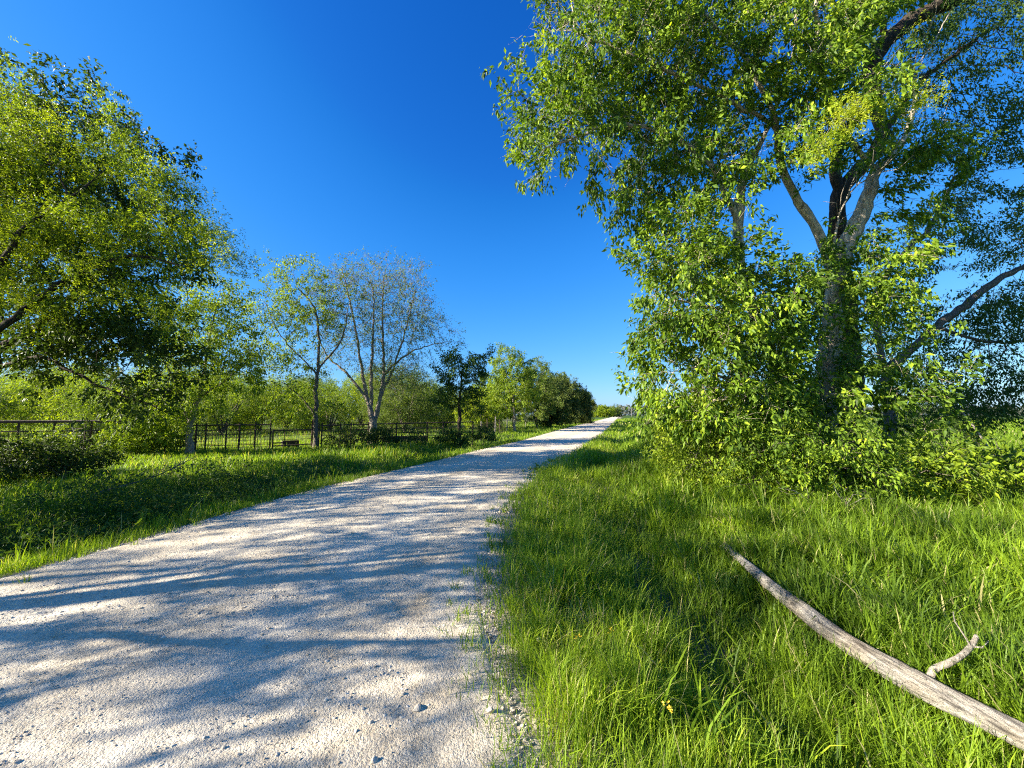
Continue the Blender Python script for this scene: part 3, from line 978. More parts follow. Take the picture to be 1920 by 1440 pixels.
def make_tree(name, label, cat, base, limbs, ells, seed, nclump=120, m=12, cr=0.45, step=0.25, di=2.5, dk=0.35, tip=0.004, expo=2.3,
              bark='bark_mid', leaf='leaf_ash', kind='leaf', k=5, L=0.07, wr=0.45, spread=0.18, droop=0.5, carry=2, dens=1.0, tw=(1, 0.35, 0.003, 0.3),
              group=None, wob=0.25, extra=None, gnarl=0.11, up=0.05, flare=0.5, openings=None, bare=0):
    rng = np.random.default_rng(seed)
    A = attractors(ells, nclump, m, rng, cr)
    if openings is not None: A = cull(A, openings)
    t = grow(base, limbs, A, step, di, dk, rng, tip, expo, wob=wob, up=up, flare=flare)
    root = empty(name, base, label, cat, group)
    V, Q = wood(t, rng, gnarl)
    lf = (t.T <= carry)
    idx = np.nonzero(lf)[0]
    idx = idx[rng.random(len(idx)) < dens] if dens < 1 else idx
    fs = [Q]
    Pl, Dl = t.P[idx], t.D[idx]
    if tw:
        ti = np.nonzero(t.T <= max(carry, 2))[0]
        tv, tq, tt, te = twigs(t.P[ti], t.D[ti], tw[1], tw[2], rng, tw[0], tw[3])
        fs = [np.concatenate([Q, tq + len(V)]), tt + len(V)]
        V = np.concatenate([V, tv])
        if bare:
            bi_ = np.nonzero((t.T > 3) & (t.T < 160) & (rng.random(t.n) < bare))[0]
            for ln_, rr_ in ((.7, .0055), (.4, .004)):
                tv, tq, tt, t2 = twigs(t.P[bi_], t.D[bi_], ln_, rr_, rng, 1, -.1, .9)
                fs = [np.concatenate([fs[0], tq + len(V)]), np.concatenate([fs[1], tt + len(V)])]
                V = np.concatenate([V, tv]); bi_ = np.repeat(bi_, 1)
                tv, tq, tt, t3 = twigs(t2, unit(t2 - t.P[bi_]), ln_ * .6, rr_ * .6, rng, 2, 0, .6)
                fs = [np.concatenate([fs[0], tq + len(V)]), np.concatenate([fs[1], tt + len(V)])]
                V = np.concatenate([V, tv])
        if kind == 'leaf':
            sel = rng.random(len(te)) < 0.6 * dens
            Pl = np.concatenate([Pl, te[sel]]); Dl = np.concatenate([Dl, np.repeat(t.D[ti], tw[0], 0)[sel]])
    mesh_obj('trunk', V, fs, M[bark], root, offset=base)
    if openings is not None and len(Pl):
        x_, y_ = project(Pl)
        d_ = (np.hypot(x_[:, None] - OPEN[None, :, 0], y_[:, None] - OPEN[None, :, 1]) - OPEN[None, :, 2]).min(1)
        kk = (d_ > openings * 0.5) | (rng.random(len(Pl)) < 0.6)
        Pl, Dl = Pl[kk], Dl[kk]
    if kind == 'leaf':
        LV, LT, LA = leaflets(Pl, Dl, k, L, wr, rng, spread, droop)
    else:
        LV, LT, LA = feather(Pl, Dl, k, L, wr, rng, spread)
    mesh_obj('crown', LV, [LT], M[leaf], root, attrs={'tint': LA}, smooth=False, offset=base)
    print('TREE', name, 'nodes', t.n, 'leaves', len(LA) // (5 if kind == 'leaf' else 4), 'trunk r', round(float(t.R[0]), 3))
    root['_t'] = 0; del root['_t']
    return root, t

def dup(root, loc, label, rz=0.0, sc=1.0, sz=None, group=None):
    r = root.copy(); COL.objects.link(r)
    r.location = [float(v) for v in loc]; r.rotation_euler = (0, 0, rz); r.scale = (sc, sc, sz or sc)
    r['label'] = label
    if group: r['group'] = group
    for ch in list(root.children):
        c = ch.copy(); COL.objects.link(c); c.parent = r
    return r

def L4(pts):
    return [list(at(p[0], p[1], p[2])) + [p[3]] for p in pts]

def tube(pts, r, sides=6, r1=None):
    P = np.array(pts, float); n = len(P)
    r = np.full(n, r) if np.isscalar(r) else np.array(r, float)
    if r1 is not None: r = np.linspace(r[0], r1, n)
    d = np.zeros_like(P); s = unit(P[1:] - P[:-1]); d[:-1] += s; d[1:] += s; d = unit(d)
    h = np.array([0, 0, 1.0]) if abs(unit(d.mean(0))[2]) < .8 else np.array([1.0, 0, 0])
    u = unit(np.cross(d, h)); v = np.cross(d, u)
    a = np.arange(sides) * 2 * np.pi / sides + np.pi / sides
    V = (P[:, None] + u[:, None] * (np.cos(a)[None] * r[:, None])[..., None] + v[:, None] * (np.sin(a)[None] * r[:, None])[..., None]).reshape(-1, 3)
    j = np.arange(sides); j2 = (j + 1) % sides
    Fq = np.concatenate([np.stack([i * sides + j, i * sides + j2, (i + 1) * sides + j2, (i + 1) * sides + j], 1) for i in range(n - 1)])
    V = np.vstack([V, P[0], P[-1]])
    c = n * sides
    T = np.concatenate([np.stack([np.full(sides, c), j2, j], 1), np.stack([np.full(sides, c + 1), (n - 1) * sides + j, (n - 1) * sides + j2], 1)])
    return V, Fq, T

def merge(parts):
    Vs, Q, T = [], [], []; o = 0
    for V, q, t in parts:
        Vs.append(V); Q.append(q + o); T.append(t + o); o += len(V)
    return np.concatenate(Vs), [np.concatenate(Q), np.concatenate(T)]

# ---- right: the big pale-barked tree
b = gnd(1550, 905); b[2] = H(b[0], b[1]) - 0.05
B0 = b.copy()
Y0 = b[1]
limbs = [
    [list(b) + [0.25]] + L4([(1548, 800, Y0, .235), (1548, 700, Y0, .225), (1560, 600, Y0 - .1, .20), (1564, 520, Y0 - .2, .19), (1592, 450, Y0 - .3, .17), (1622, 380, Y0 - .3, .15), (1642, 320, Y0 - .3, .12), (1690, 270, Y0, .08), (1720, 180, Y0 + .3, .05)]),
    L4([(1566, 530, Y0 - .2, .11), (1532, 430, Y0 - .2, .10), (1492, 372, Y0 - .3, .09), (1462, 310, Y0 - .4, .085), (1452, 230, Y0 - .6, .06), (1400, 120, Y0 - .9, .05), (1320, 20, Y0 - 1.2, .04), (1260, -120, Y0 - 1.3, .03)]),
    L4([(1545, 800, Y0, .13), (1470, 720, Y0 - .1, .13), (1415, 600, Y0 - .2, .12), (1390, 500, Y0 - .3, .12), (1384, 410, Y0 - .3, .11), (1400, 320, Y0 - .4, .085), (1440, 240, Y0 - .2, .05), (1480, 120, Y0, .04), (1500, -60, Y0, .03)]),
    L4([(1386, 420, Y0 - .3, .07), (1340, 320, Y0 - .6, .06), (1250, 250, Y0 - .9, .05), (1150, 235, Y0 - 1.1, .04), (1080, 262, Y0 - 1.2, .025), (1020, 280, Y0 - 1.3, .015)]),
    L4([(1455, 240, Y0 - .6, .05), (1330, 170, Y0 - 1.0, .045), (1200, 110, Y0 - 1.3, .035), (1080, 60, Y0 - 1.4, .022)]),
    L4([(1642, 330, Y0 - .3, .06), (1560, 200, Y0 - .8, .05), (1530, 60, Y0 - 1.2, .04), (1540, -120, Y0 - 1.4, .03)]),
    L4([(1415, 600, Y0 - .2, .05), (1350, 580, Y0 - .8, .04), (1260, 560, Y0 - 1.2, .025)]),
    L4([(1480, 730, Y0 - .1, .05), (1400, 720, Y0 - .7, .04), (1300, 690, Y0 - 1.2, .02)]),
]
ells = [pe(1185, 120, 8.2, 150, 150, 1.3, 1.6), pe(1085, 170, 7.9, 85, 125, 0.9, 0.7), pe(1030, 262, 7.8, 75, 50, 0.7, 0.4),
        pe(1340, 150, 8.3, 200, 190, 1.8, 2.4), pe(1270, 330, 8.2, 170, 90, 1.3, 1.3), pe(1315, 500, 8.0, 105, 90, 1.1, 1.5),
        pe(1300, 620, 7.8, 90, 115, 1.0, 2.0), pe(1420, 600, 7.9, 115, 120, 1.0, 1.7), pe(1400, 730, 7.7, 140, 70, 1.0, 1.5),
        pe(1530, 170, 8.0, 150, 180, 1.4, 1.3), pe(1620, 560, 7.9, 110, 110, 0.7, 0.55), pe(1650, 700, 7.8, 90, 80, 0.7, 0.45),
        pe(1370, -120, 8.8, 330, 190, 2.5, 2.6), pe(1650, -30, 8.6, 150, 120, 1.6, 0.9), pe(1130, -60, 8.2, 150, 110, 1.3, 0.7),
        pe(1700, 330, 8.6, 110, 130, 1.2, 0.5), pe(1240, 720, 7.9, 60, 50, 0.8, 0.25)]
make_tree('ash_tree', 'tall pale barked multi stemmed tree whose branches reach over the right verge', 'tree', b, limbs, ells, 11,
          nclump=440, m=11, cr=0.28, step=0.20, di=2.0, dk=0.27, tip=0.0038, expo=2.35, bark='bark_pale', leaf='leaf_ash', k=20, L=0.108, wr=0.48, spread=0.16, droop=0.5,
          carry=3, tw=(2, 0.42, 0.0034, 0.0), wob=0.36, openings=6, bare=.85)

def vine(base):
    r = np.random.default_rng(404)
    line = L4([(1550, 890, Y0, 0), (1548, 760, Y0, 0), (1548, 680, Y0, 0), (1560, 590, Y0 - .1, 0), (1566, 520, Y0 - .2, 0), (1592, 450, Y0 - .3, 0)])
    S = spline(line, .04)[:, :3]
    root = empty('vine', base, 'leafy vine wrapped round the pale trunk of the big tree', 'vine')
    parts = []; P = []; D = []
    for q in range(5):
        n = len(S); ph = r.uniform(0, 6.28); tw_ = r.uniform(-.6, .6)
        a = ph + np.linspace(0, 6.28 * tw_, n) + .5 * np.sin(np.linspace(0, 9, n) + q)
        rad = .235 - .05 * np.linspace(0, 1, n)
        V_ = S + np.stack([np.cos(a) * rad, np.sin(a) * rad, np.zeros(n)], 1)
        parts.append(tube(V_[:int(n * r.uniform(.6, 1))], .013, 5, .005))
        k = r.random(n) < .55 * (vn(np.arange(n) * .06, np.full(n, q * 7.3), 1, 9) > .42)
        P.append(V_[k]); D.append(np.stack([np.cos(a), np.sin(a), np.full(n, -.2)], 1)[k])
    V, Fc = merge(parts); mesh_obj('stems', V, Fc, M['bark_grey'], root, offset=base)
    V, T, A = leaflets(np.concatenate(P), np.concatenate(D), 13, .10, .55, r, .17, .5)
    mesh_obj('leaves', V, [T], M['leaf_bush'], root, attrs={'tint': A}, smooth=False, offset=base)
vine(B0)

# ---- right: the dark trunked tree behind it
b = gnd(1600, 893); b[1] += 0.6; b = np.array([b[0] * 1.04, b[1], 0.0]); b[2] = H(b[0], b[1]) - 0.05
Y1 = b[1]
limbs = [
    [list(b) + [0.26]] + L4([(1598, 760, Y1, .24), (1592, 600, Y1, .22), (1576, 480, Y1, .21), (1570, 400, Y1 - .1, .20), (1585, 345, Y1 - .2, .19), (1630, 300, Y1 - .3, .18), (1655, 250, Y1 - .3, .16), (1640, 190, Y1 - .4, .19), (1630, 130, Y1 - .5, .21), (1665, 70, Y1 - .5, .21), (1730, 25, Y1 - .5, .19), (1820, -10, Y1 - .5, .15), (1930, -60, Y1, .10)]),
    L4([(1574, 370, Y1 - .1, .13), (1564, 310, Y1 - .3, .12), (1588, 250, Y1 - .5, .09), (1600, 200, Y1 - .8, .05)]),
    L4([(1665, 80, Y1 - .5, .08), (1640, -40, Y1 - .4, .07), (1600, -180, Y1 - .4, .05)]),
    L4([(1650, 255, Y1 - .3, .09), (1720, 160, Y1, .08), (1780, 110, Y1 + .2, .06), (1850, 60, Y1 + .4, .04)]),
]
ells = [pe(1760, 60, Y1, 190, 120, 1.6, 1.3), pe(1830, 210, Y1 + .2, 130, 110, 1.4, 1.1), pe(1600, -160, Y1, 250, 160, 2.0, 1.5), pe(1900, -80, Y1, 200, 200, 2, 1.3),
        pe(1700, 130, Y1 + .4, 150, 90, 1.2, .6)]
rt, tt_ = make_tree('mesquite_tree', 'dark trunked crooked tree behind the pale barked one, with bright yellow new leaves', 'tree', b, limbs, ells, 12,
          nclump=300, m=10, cr=0.30, step=0.24, di=2.2, dk=0.32, tip=0.004, bark='bark_dark', leaf='leaf_dark', k=18, L=0.09, wr=0.46, spread=0.22, droop=0.5, tw=(1, 0.3, 0.003, 0.0), openings=5)
def new_leaf_sprays(root, base):
    r = np.random.default_rng(31)
    P, D, parts = [], [], []
    hub = at(1660, 120, 8.4)
    anchors = [(1605, 195, 6.9, 40, 26, 34), (1645, 185, 7.0, 28, 20, 16), (1575, 235, 6.8, 34, 26, 26), (1532, 280, 6.7, 30, 18, 18), (1728, 178, 7.1, 26, 34, 24), (1680, 180, 7.0, 16, 18, 8), (1570, 8, 7.2, 30, 22, 12), (1715, 45, 7.2, 20, 26, 8)]
    for px, py, Y, rx, ry, n in anchors:
        c = at(px, py, Y); s = Y / F
        q = c + r.normal(size=(n, 3)) * np.array([rx * s * .6, .13, ry * s * .6])
        P.append(q); D.append(np.tile([-.3, -.2, -.6], (n, 1)))
        S = spline([list(hub) + [0], list((hub + c) / 2 + [0, 0, .25]) + [0], list(c) + [0]], .15)[:, :3]
        parts.append(tube(S, .010, 5, .004))
        for p in q[::2]: parts.append(tube([S[-3], (S[-3] + p) / 2 + [0, 0, .03], p], .003, 3, .0015))
    P = np.concatenate(P); D = np.concatenate(D)
    V, T, A = feather(P, D, 5, 0.066, 0.22, r, 0.10)
    mesh_obj('new_leaves', V, [T], M['leaf_new'], root, attrs={'tint': A}, smooth=False, offset=base)['label'] = 'bright yellow green new leaves'
    V, Fc = merge(parts)
    mesh_obj('twigs', V, Fc, M['bark_grey'], root, offset=base)
new_leaf_sprays(rt, b)

# ---- right edge: tree with the limb reaching out of the picture
b = gnd(1672, 885); b[1] += 0.2; b[2] = H(b[0], b[1]) - 0.05
Y2 = b[1]
limbs = [
    [list(b) + [0.17]] + L4([(1668, 780, Y2, .15), (1662, 700, Y2, .13), (1700, 660, Y2, .11), (1760, 610, Y2, .10), (1800, 580, Y2, .10), (1850, 535, Y2, .09), (1920, 500, Y2, .08), (2050, 430, Y2, .06)]),
    L4([(1662, 710, Y2, .09), (1640, 560, Y2 + .3, .08), (1700, 470, Y2 + .4, .08), (1740, 430, Y2 + .4, .07), (1790, 330, Y2 + .5, .04)]),
    L4([(1760, 612, Y2, .05), (1840, 640, Y2, .04), (1930, 640, Y2, .03)]),
]
ells = [pe(1860, 330, Y2 + .3, 110, 70, 1.4, .7), pe(1800, 420, Y2 + .3, 110, 60, 1.2, .7), pe(1880, 460, Y2 + .4, 90, 60, 1.2, .5), pe(1880, 620, Y2 + .3, 120, 90, 1.3, 1.6),
        pe(1800, 720, Y2 + .4, 120, 60, 1.2, .8), pe(1900, 740, Y2 + .2, 90, 60, 1.2, .7), pe(1720, 620, Y2 + .5, 80, 80, .9, .5), pe(2020, 450, Y2 + .5, 120, 160, 1.6, .9), pe(1690, 500, Y2 + .5, 70, 60, .8, .3)]
make_tree('shade_tree', 'leaning tree at the right edge with a bare limb reaching up out of the picture', 'tree', b, limbs, ells, 13,
          nclump=470, m=10, cr=0.27, step=0.22, di=2.0, dk=0.3, tip=0.004, bark='bark_mid', leaf='leaf_dark', k=17, L=0.088, wr=0.46, spread=0.20, droop=0.6, tw=(1, 0.3, 0.003, 0.0), openings=5)

# ---- right: bushes along the foot of the trees
def bush(label, px, py, rx, ry, rz, seed, nclump, leaf='leaf_bush', L=0.07, k=6, name='bush', bark='bark_mid', Y=None, stems=5, cr=0.2, extra_ells=(), **kw):
    b = gnd(px, py) if Y is None else np.array([(px - 960) / F * Y, Y, 0.0])
    b[2] = H(b[0], b[1]) - 0.03
    Y = b[1]; s = Y / F
    r = np.random.default_rng(seed + 1000)
    limbs = []
    cx = b + np.array([0, 0, 0])
    topz = 2 * ry * s
    for q in range(stems):
        a = r.uniform(0, 2 * np.pi); e = r.uniform(0.3, 0.8)
        tipv = b + np.array([math.cos(a) * rx * s * e, math.sin(a) * rz * e, topz * r.uniform(.5, .85)])
        mid_ = b + (tipv - b) * 0.5 + r.normal(0, 0.08, 3)
        limbs.append([list(b + r.normal(0, 0.03, 3) * [1, 1, 0]) + [.022], list(mid_) + [.014], list(tipv) + [.008]])
    ells = [(b[0], b[1], b[2] + ry * s, rx * s, rz, ry * s, 1.0)] + list(extra_ells)
    A = dict(step=0.13, di=1.2, dk=0.16, tip=0.0028, m=9, cr=cr, spread=0.15, tw=(1, 0.2, 0.0022, 0.1), droop=0.45, wr=0.48, flare=0.1)
    A.update(kw)
    return make_tree(name, label, 'bush', b, limbs, ells, seed, nclump=int(nclump * 1.6), bark=bark, leaf=leaf, L=L, k=int(k * 2.8), **A)
bush('leafy green bush at the left foot of the big pale tree beside the open verge', 1375, 925, 135, 88, .9, 41, 170)
bush('rounded yellow green bush farthest left in the undergrowth, nearest the road', 1325, 880, 100, 62, .9, 46, 110)
bush('dense dark green bush in front of the pale trunk, with dead twigs', 1520, 950, 120, 75, .7, 42, 170, leaf='leaf_ash', openings=0)
bush('low bright green bush in front of the dark trunk', 1690, 948, 85, 40, .6, 43, 70, L=0.095, k=4, cr=.26)
bush('yellow green bush with large leaves at the right edge before the shaded field', 1870, 950, 105, 38, .7, 44, 60, L=0.11, k=3, cr=.26)
bush('upright leafy sapling standing between the verge bush and the pale trunk', 1450, 905, 90, 120, .8, 45, 160, leaf='leaf_ash', name='sapling', openings=0)
bush('shaded undergrowth behind the stump of the leaning tree', 1770, 865, 120, 62, .8, 47, 80, leaf='leaf_dark', dens=.8, bark='bark_grey', openings=0)

# ---- left: shade trees
Y3 = 11.0
b = np.array([(5 - 960) / F * Y3, Y3, 0.0]); b[2] = H(b[0], b[1]) - 0.05
b = np.array([(-35 - 960) / F * Y3, Y3, 0.0]); b[2] = H(b[0], b[1]) - 0.05
limbs = [
    [list(b) + [.22]] + L4([(-30, 800, Y3, .19), (-22, 700, Y3, .18), (-15, 600, Y3, .16), (0, 480, Y3, .13), (20, 370, Y3, .09), (50, 260, Y3, .05)]),
    L4([(-18, 665, Y3, .11), (55, 622, Y3 - .4, .09), (120, 572, Y3 - .7, .08), (170, 533, Y3 - .9, .06), (205, 480, Y3 - 1.2, .045), (250, 420, Y3 - 1.3, .03)]),
    L4([(-20, 700, Y3, .07), (60, 668, Y3 - .2, .05), (120, 690, Y3 - .4, .045), (180, 722, Y3 - .5, .035), (250, 750, Y3 - .6, .025), (300, 764, Y3 - .6, .015)]),
    L4([(-15, 580, Y3, .10), (-90, 430, Y3 - .5, .08), (-180, 320, Y3 - .6, .05)]),
    L4([(2, 470, Y3, .08), (80, 390, Y3 + .6, .06), (160, 310, Y3 + 1.0, .04), (250, 310, Y3 + 1, .03)]),
]
ells = [pe(30, 265, Y3, 100, 90, 2, 1.5), pe(130, 340, Y3 - .3, 100, 110, 1.6, 1.4), pe(278, 320, Y3, 40, 50, .8, .4), pe(225, 430, Y3 - .3, 105, 80, 1.4, 1.0),
        pe(325, 450, Y3 - .2, 36, 50, .8, .35), pe(220, 570, Y3 - .4, 115, 75, 1.3, 1.4), pe(270, 645, Y3 - .5, 75, 48, 1.0, .8), pe(80, 480, Y3 - .2, 110, 110, 1.6, .9),
        pe(50, 620, Y3 + .3, 130, 60, 1.2, .4), pe(-120, 330, Y3, 150, 180, 2, 1.1), pe(140, 640, Y3, 80, 60, 1.2, .35), pe(220, 745, Y3 - .5, 70, 20, .5, .15), pe(140, 205, Y3, 38, 40, .8, .25)]
make_tree('oak_tree', 'large dark green shade tree at the left edge, its crown filling the upper left', 'tree', b, limbs, ells, 21,
          nclump=400, m=11, cr=0.34, step=0.25, di=2.2, dk=0.32, tip=0.004, bark='bark_dark', leaf='leaf_oak', k=24, L=0.12, wr=0.52, spread=0.22, droop=0.3, tw=(1, 0.35, 0.0035, 0.1))

# near mesquite, trunk just outside the frame, feathery yellow-green
Y4 = 8.4
b = np.array([-13.2, Y4 + .1, 0.0]); b[2] = H(b[0], b[1]) - 0.05
def wl(pts): return [list(p) for p in pts]
limbs = [
    wl([list(b) + [.17], (-13.0, 8.5, 1.4, .15), (-12.6, 8.6, 2.8, .13), (-12.4, 8.7, 4.2, .10), (-12.2, 8.8, 6.0, .06)]),
    wl([(-12.8, 8.5, 2.2, .09), (-11.5, 8.8, 3.8, .07), (-10.2, 9.0, 5.0, .05), (-9.0, 9.1, 5.4, .03), (-8.0, 9.2, 5.2, .02)]),
    wl([(-12.4, 8.7, 4.0, .07), (-11.2, 8.6, 5.8, .05), (-10.0, 8.8, 7.0, .03)]),
    wl([(-12.9, 8.5, 1.8, .08), (-14.5, 8.2, 3.5, .06), (-16, 8, 5, .04)]),
]
ells = [pe(40, 290, 9, 90, 55, 1, 1.0), pe(120, 430, 9, 130, 60, 1, .9), pe(305, 340, 9, 42, 32, .6, .3), pe(350, 420, 9, 50, 38, .7, .45), pe(260, 470, 9, 80, 50, .8, .5),
        pe(415, 475, 9, 22, 24, .4, .14), pe(80, 560, 9, 80, 40, .8, .35), pe(330, 600, 9, 40, 40, .5, .16), pe(200, 540, 9, 70, 30, .7, .25), pe(180, 270, 9, 70, 50, .8, .4), pe(-100, 300, 9, 130, 140, 1.4, 1.0), pe(20, 200, 9, 60, 40, .8, .3)]
mesq, _ = make_tree('mesquite_tree', 'feathery yellow green mesquite in front of the dark shade tree at the left edge', 'tree', b, limbs, ells, 22,
          nclump=150, m=9, cr=0.24, step=0.22, di=2.4, dk=0.28, tip=0.0035, bark='bark_dark', leaf='leaf_mesquite', kind='feather', k=24, L=0.066, wr=0.30, spread=0.17, tw=(1, 0.35, 0.0028, -0.1), dens=0.9)

# trees beside the road left of the camera: they throw the bands of shade across the gravel
def shade_tree(x, y, r_, top, seed, label, nclump, leaf='leaf_mesquite'):
    b = np.array([x, y, 0.0]); b[2] = H(x, y) - 0.05
    limbs = [wl([list(b) + [.16], (x + .1, y, 1.5, .14), (x + .3, y + .1, 3, .11), (x + .3, y, top * .75, .06)]),
             wl([(x + .2, y, 2.2, .08), (x + r_ * .4, y + .6, 3.6, .05), (x + r_ * .7, y + .8, top * .62, .03)]),
             wl([(x + .2, y, 2.4, .08), (x + r_ * .2, y - r_ * .4, 3.8, .05), (x + r_ * .3, y - r_ * .6, top * .66, .03)]),
             wl([(x + .2, y, 2.0, .08), (x - r_ * .5, y, 3.6, .05), (x - r_ * .6, y + .3, top * .6, .03)])]
    ells = [(x, y, top * .68, r_, r_, top * .3, 1)]
    return make_tree('mesquite_tree', label, 'tree', b, limbs, ells, seed, nclump=nclump, m=7, cr=.15, step=.25, di=2.4, dk=.26, tip=.004, bark='bark_dark', leaf=leaf,
                     k=15, L=.08, wr=.45, spread=.12, droop=.5, tw=(2, .5, .007, .1), carry=2)
shade_tree(-10.3, 1.7, 2.5, 7.6, 51, 'mesquite just outside the left edge of the picture, nearer the camera than the feathery one', 165)
shade_tree(-10.8, -2.6, 2.4, 5.8, 52, 'mesquite outside the picture, left of the camera', 75)
shade_tree(-15.5, 4.9, 3.5, 10.4, 53, 'mesquite outside the picture behind the feathery one', 210)
shade_tree(-18.5, 0.2, 3.2, 9.4, 54, 'mesquite outside the picture, farthest to the left of the camera', 110)
shade_tree(-12.6, 5.4, 1.9, 4.2, 55, 'low bushy mesquite outside the picture that shades the left bank', 150, leaf='leaf_oak')
shade_tree(-14.8, 7.3, 2.0, 4.6, 56, 'low bushy mesquite outside the picture beside the feathery one', 150, leaf='leaf_oak')

# ---- middle left trees along the fence
def placed(px, py, Y=None):
    b = gnd(px, py) if Y is None else np.array([(px - 960) / F * Y, Y, 0.0])
    b[2] = H(b[0], b[1]) - 0.04
    return b
b = placed(357, 848); Ya = b[1]
limbs = [[list(b) + [.14]] + L4([(357, 800, Ya, .12), (365, 765, Ya, .10), (378, 735, Ya, .085), (384, 690, Ya, .06), (395, 620, Ya, .04), (410, 560, Ya, .02)]),
         L4([(360, 790, Ya, .07), (342, 760, Ya - .2, .06), (320, 700, Ya - .3, .04), (300, 660, Ya - .3, .025)]),
         L4([(380, 740, Ya, .05), (420, 715, Ya, .04), (450, 690, Ya, .02)])]
ells = [pe(400, 560, Ya, 40, 40, .8, .5), pe(400, 630, Ya, 70, 50, 1.2, 1.1), pe(360, 700, Ya, 100, 45, 1.3, 1.2), pe(300, 760, Ya - .5, 70, 40, 1, .8), pe(445, 690, Ya, 35, 40, .8, .3)]
make_tree('elm_tree', 'slender light green tree at the fence, just right of the dark shade tree', 'tree', b, limbs, ells, 23, nclump=170, m=9, cr=.35, step=.25, di=2, dk=.33,
          bark='bark_grey', leaf='leaf_bush', k=24, L=.12, wr=.5, spread=.26, tw=(1, .35, .004, .1), dens=.9)

b = placed(592, 838); Yb = b[1]
limbs = [[list(b) + [.12]] + L4([(592, 770, Yb, .10), (594, 720, Yb, .09), (598, 650, Yb, .06), (590, 580, Yb, .05), (560, 540, Yb, .03)]),
         L4([(594, 700, Yb, .045), (560, 665, Yb - .3, .035), (520, 620, Yb - .5, .025), (500, 570, Yb - .5, .02)]),
         L4([(592, 775, Yb, .05), (560, 740, Yb, .04), (525, 715, Yb, .02)]),
         L4([(596, 690, Yb, .05), (640, 640, Yb, .04), (655, 580, Yb, .02)])]
ells = [pe(553, 520, Yb, 32, 30, .8, .35), pe(515, 590, Yb, 45, 45, 1, .7), pe(570, 610, Yb, 60, 50, 1.2, .8), pe(520, 670, Yb, 50, 45, 1, .8), pe(600, 560, Yb, 50, 40, 1, .45), pe(560, 740, Yb, 55, 30, 1, .5)]
make_tree('elm_tree', 'thin leaved tree with a straight dark trunk, left of the bare tree', 'tree', b, limbs, ells, 24, nclump=160, m=9, cr=.35, step=.25, di=2, dk=.33,
          bark='bark_mid', leaf='leaf_bush', k=18, L=.11, wr=.5, spread=.22, tw=(2, .45, .004, .2), dens=.6)

b = placed(700, 833); Yc = b[1]
limbs = [[list(b) + [.22]] + L4([(700, 800, Yc, .20), (692, 760, Yc, .13), (682, 720, Yc, .09), (672, 650, Yc, .06), (655, 560, Yc, .05), (640, 500, Yc, .025)]),
         L4([(702, 790, Yc, .14), (712, 750, Yc, .11), (720, 690, Yc, .08), (716, 600, Yc, .05), (720, 520, Yc, .03)]),
         L4([(708, 760, Yc, .08), (722, 720, Yc, .07), (745, 670, Yc, .05), (765, 600, Yc, .03), (780, 540, Yc, .02)]),
         L4([(722, 700, Yc, .07), (760, 665, Yc, .05), (800, 650, Yc, .03), (840, 640, Yc, .012)]),
         L4([(690, 750, Yc, .08), (650, 700, Yc, .06), (615, 670, Yc, .04), (590, 620, Yc, .02)]),
         L4([(698, 765, Yc, .10), (696, 700, Yc - .3, .08), (700, 620, Yc - .5, .05), (700, 540, Yc - .6, .03)])]
ells = [pe(715, 535, Yc, 85, 45, 1.6, 1.1), pe(720, 600, Yc, 105, 60, 2, 1.4), pe(640, 620, Yc, 45, 70, 1.6, .7), pe(780, 610, Yc, 40, 60, 1.6, .6), pe(740, 690, Yc, 75, 40, 1.6, .7), pe(830, 640, Yc, 25, 10, .5, .12), pe(625, 540, Yc, 35, 30, .8, .3)]
make_tree('bare_tree', 'nearly bare pale tree with upswept branches, tallest of the trees along the fence', 'tree', b, limbs, ells, 25, nclump=330, m=9, cr=.35, step=.22, di=1.6, dk=.26,
          tip=.005, expo=2.3, bark='bark_grey', leaf='leaf_olive', k=7, L=.09, wr=.45, spread=.2, tw=(3, .55, .005, .35), dens=.65, wob=.22, up=.2, carry=3)

b = placed(861, 832); Yd = b[1]
limbs = [[list(b) + [.12]] + L4([(861, 790, Yd, .10), (862, 750, Yd, .08), (866, 700, Yd, .04)])]
ells = [pe(868, 690, Yd, 40, 24, .9, .8), pe(905, 683, Yd, 14, 12, .4, .12), pe(862, 740, Yd, 42, 30, .9, .9), pe(842, 705, Yd, 14, 14, .4, .15)]
make_tree('small_oak', 'small dark green tree by the corner post of the fence', 'tree', b, limbs, ells, 26, nclump=80, m=9, cr=.28, step=.22, di=2, dk=.3,
          bark='bark_dark', leaf='leaf_dark', k=24, L=.13, wr=.5, spread=.24, tw=(1, .3, .004, .3), dens=.95)

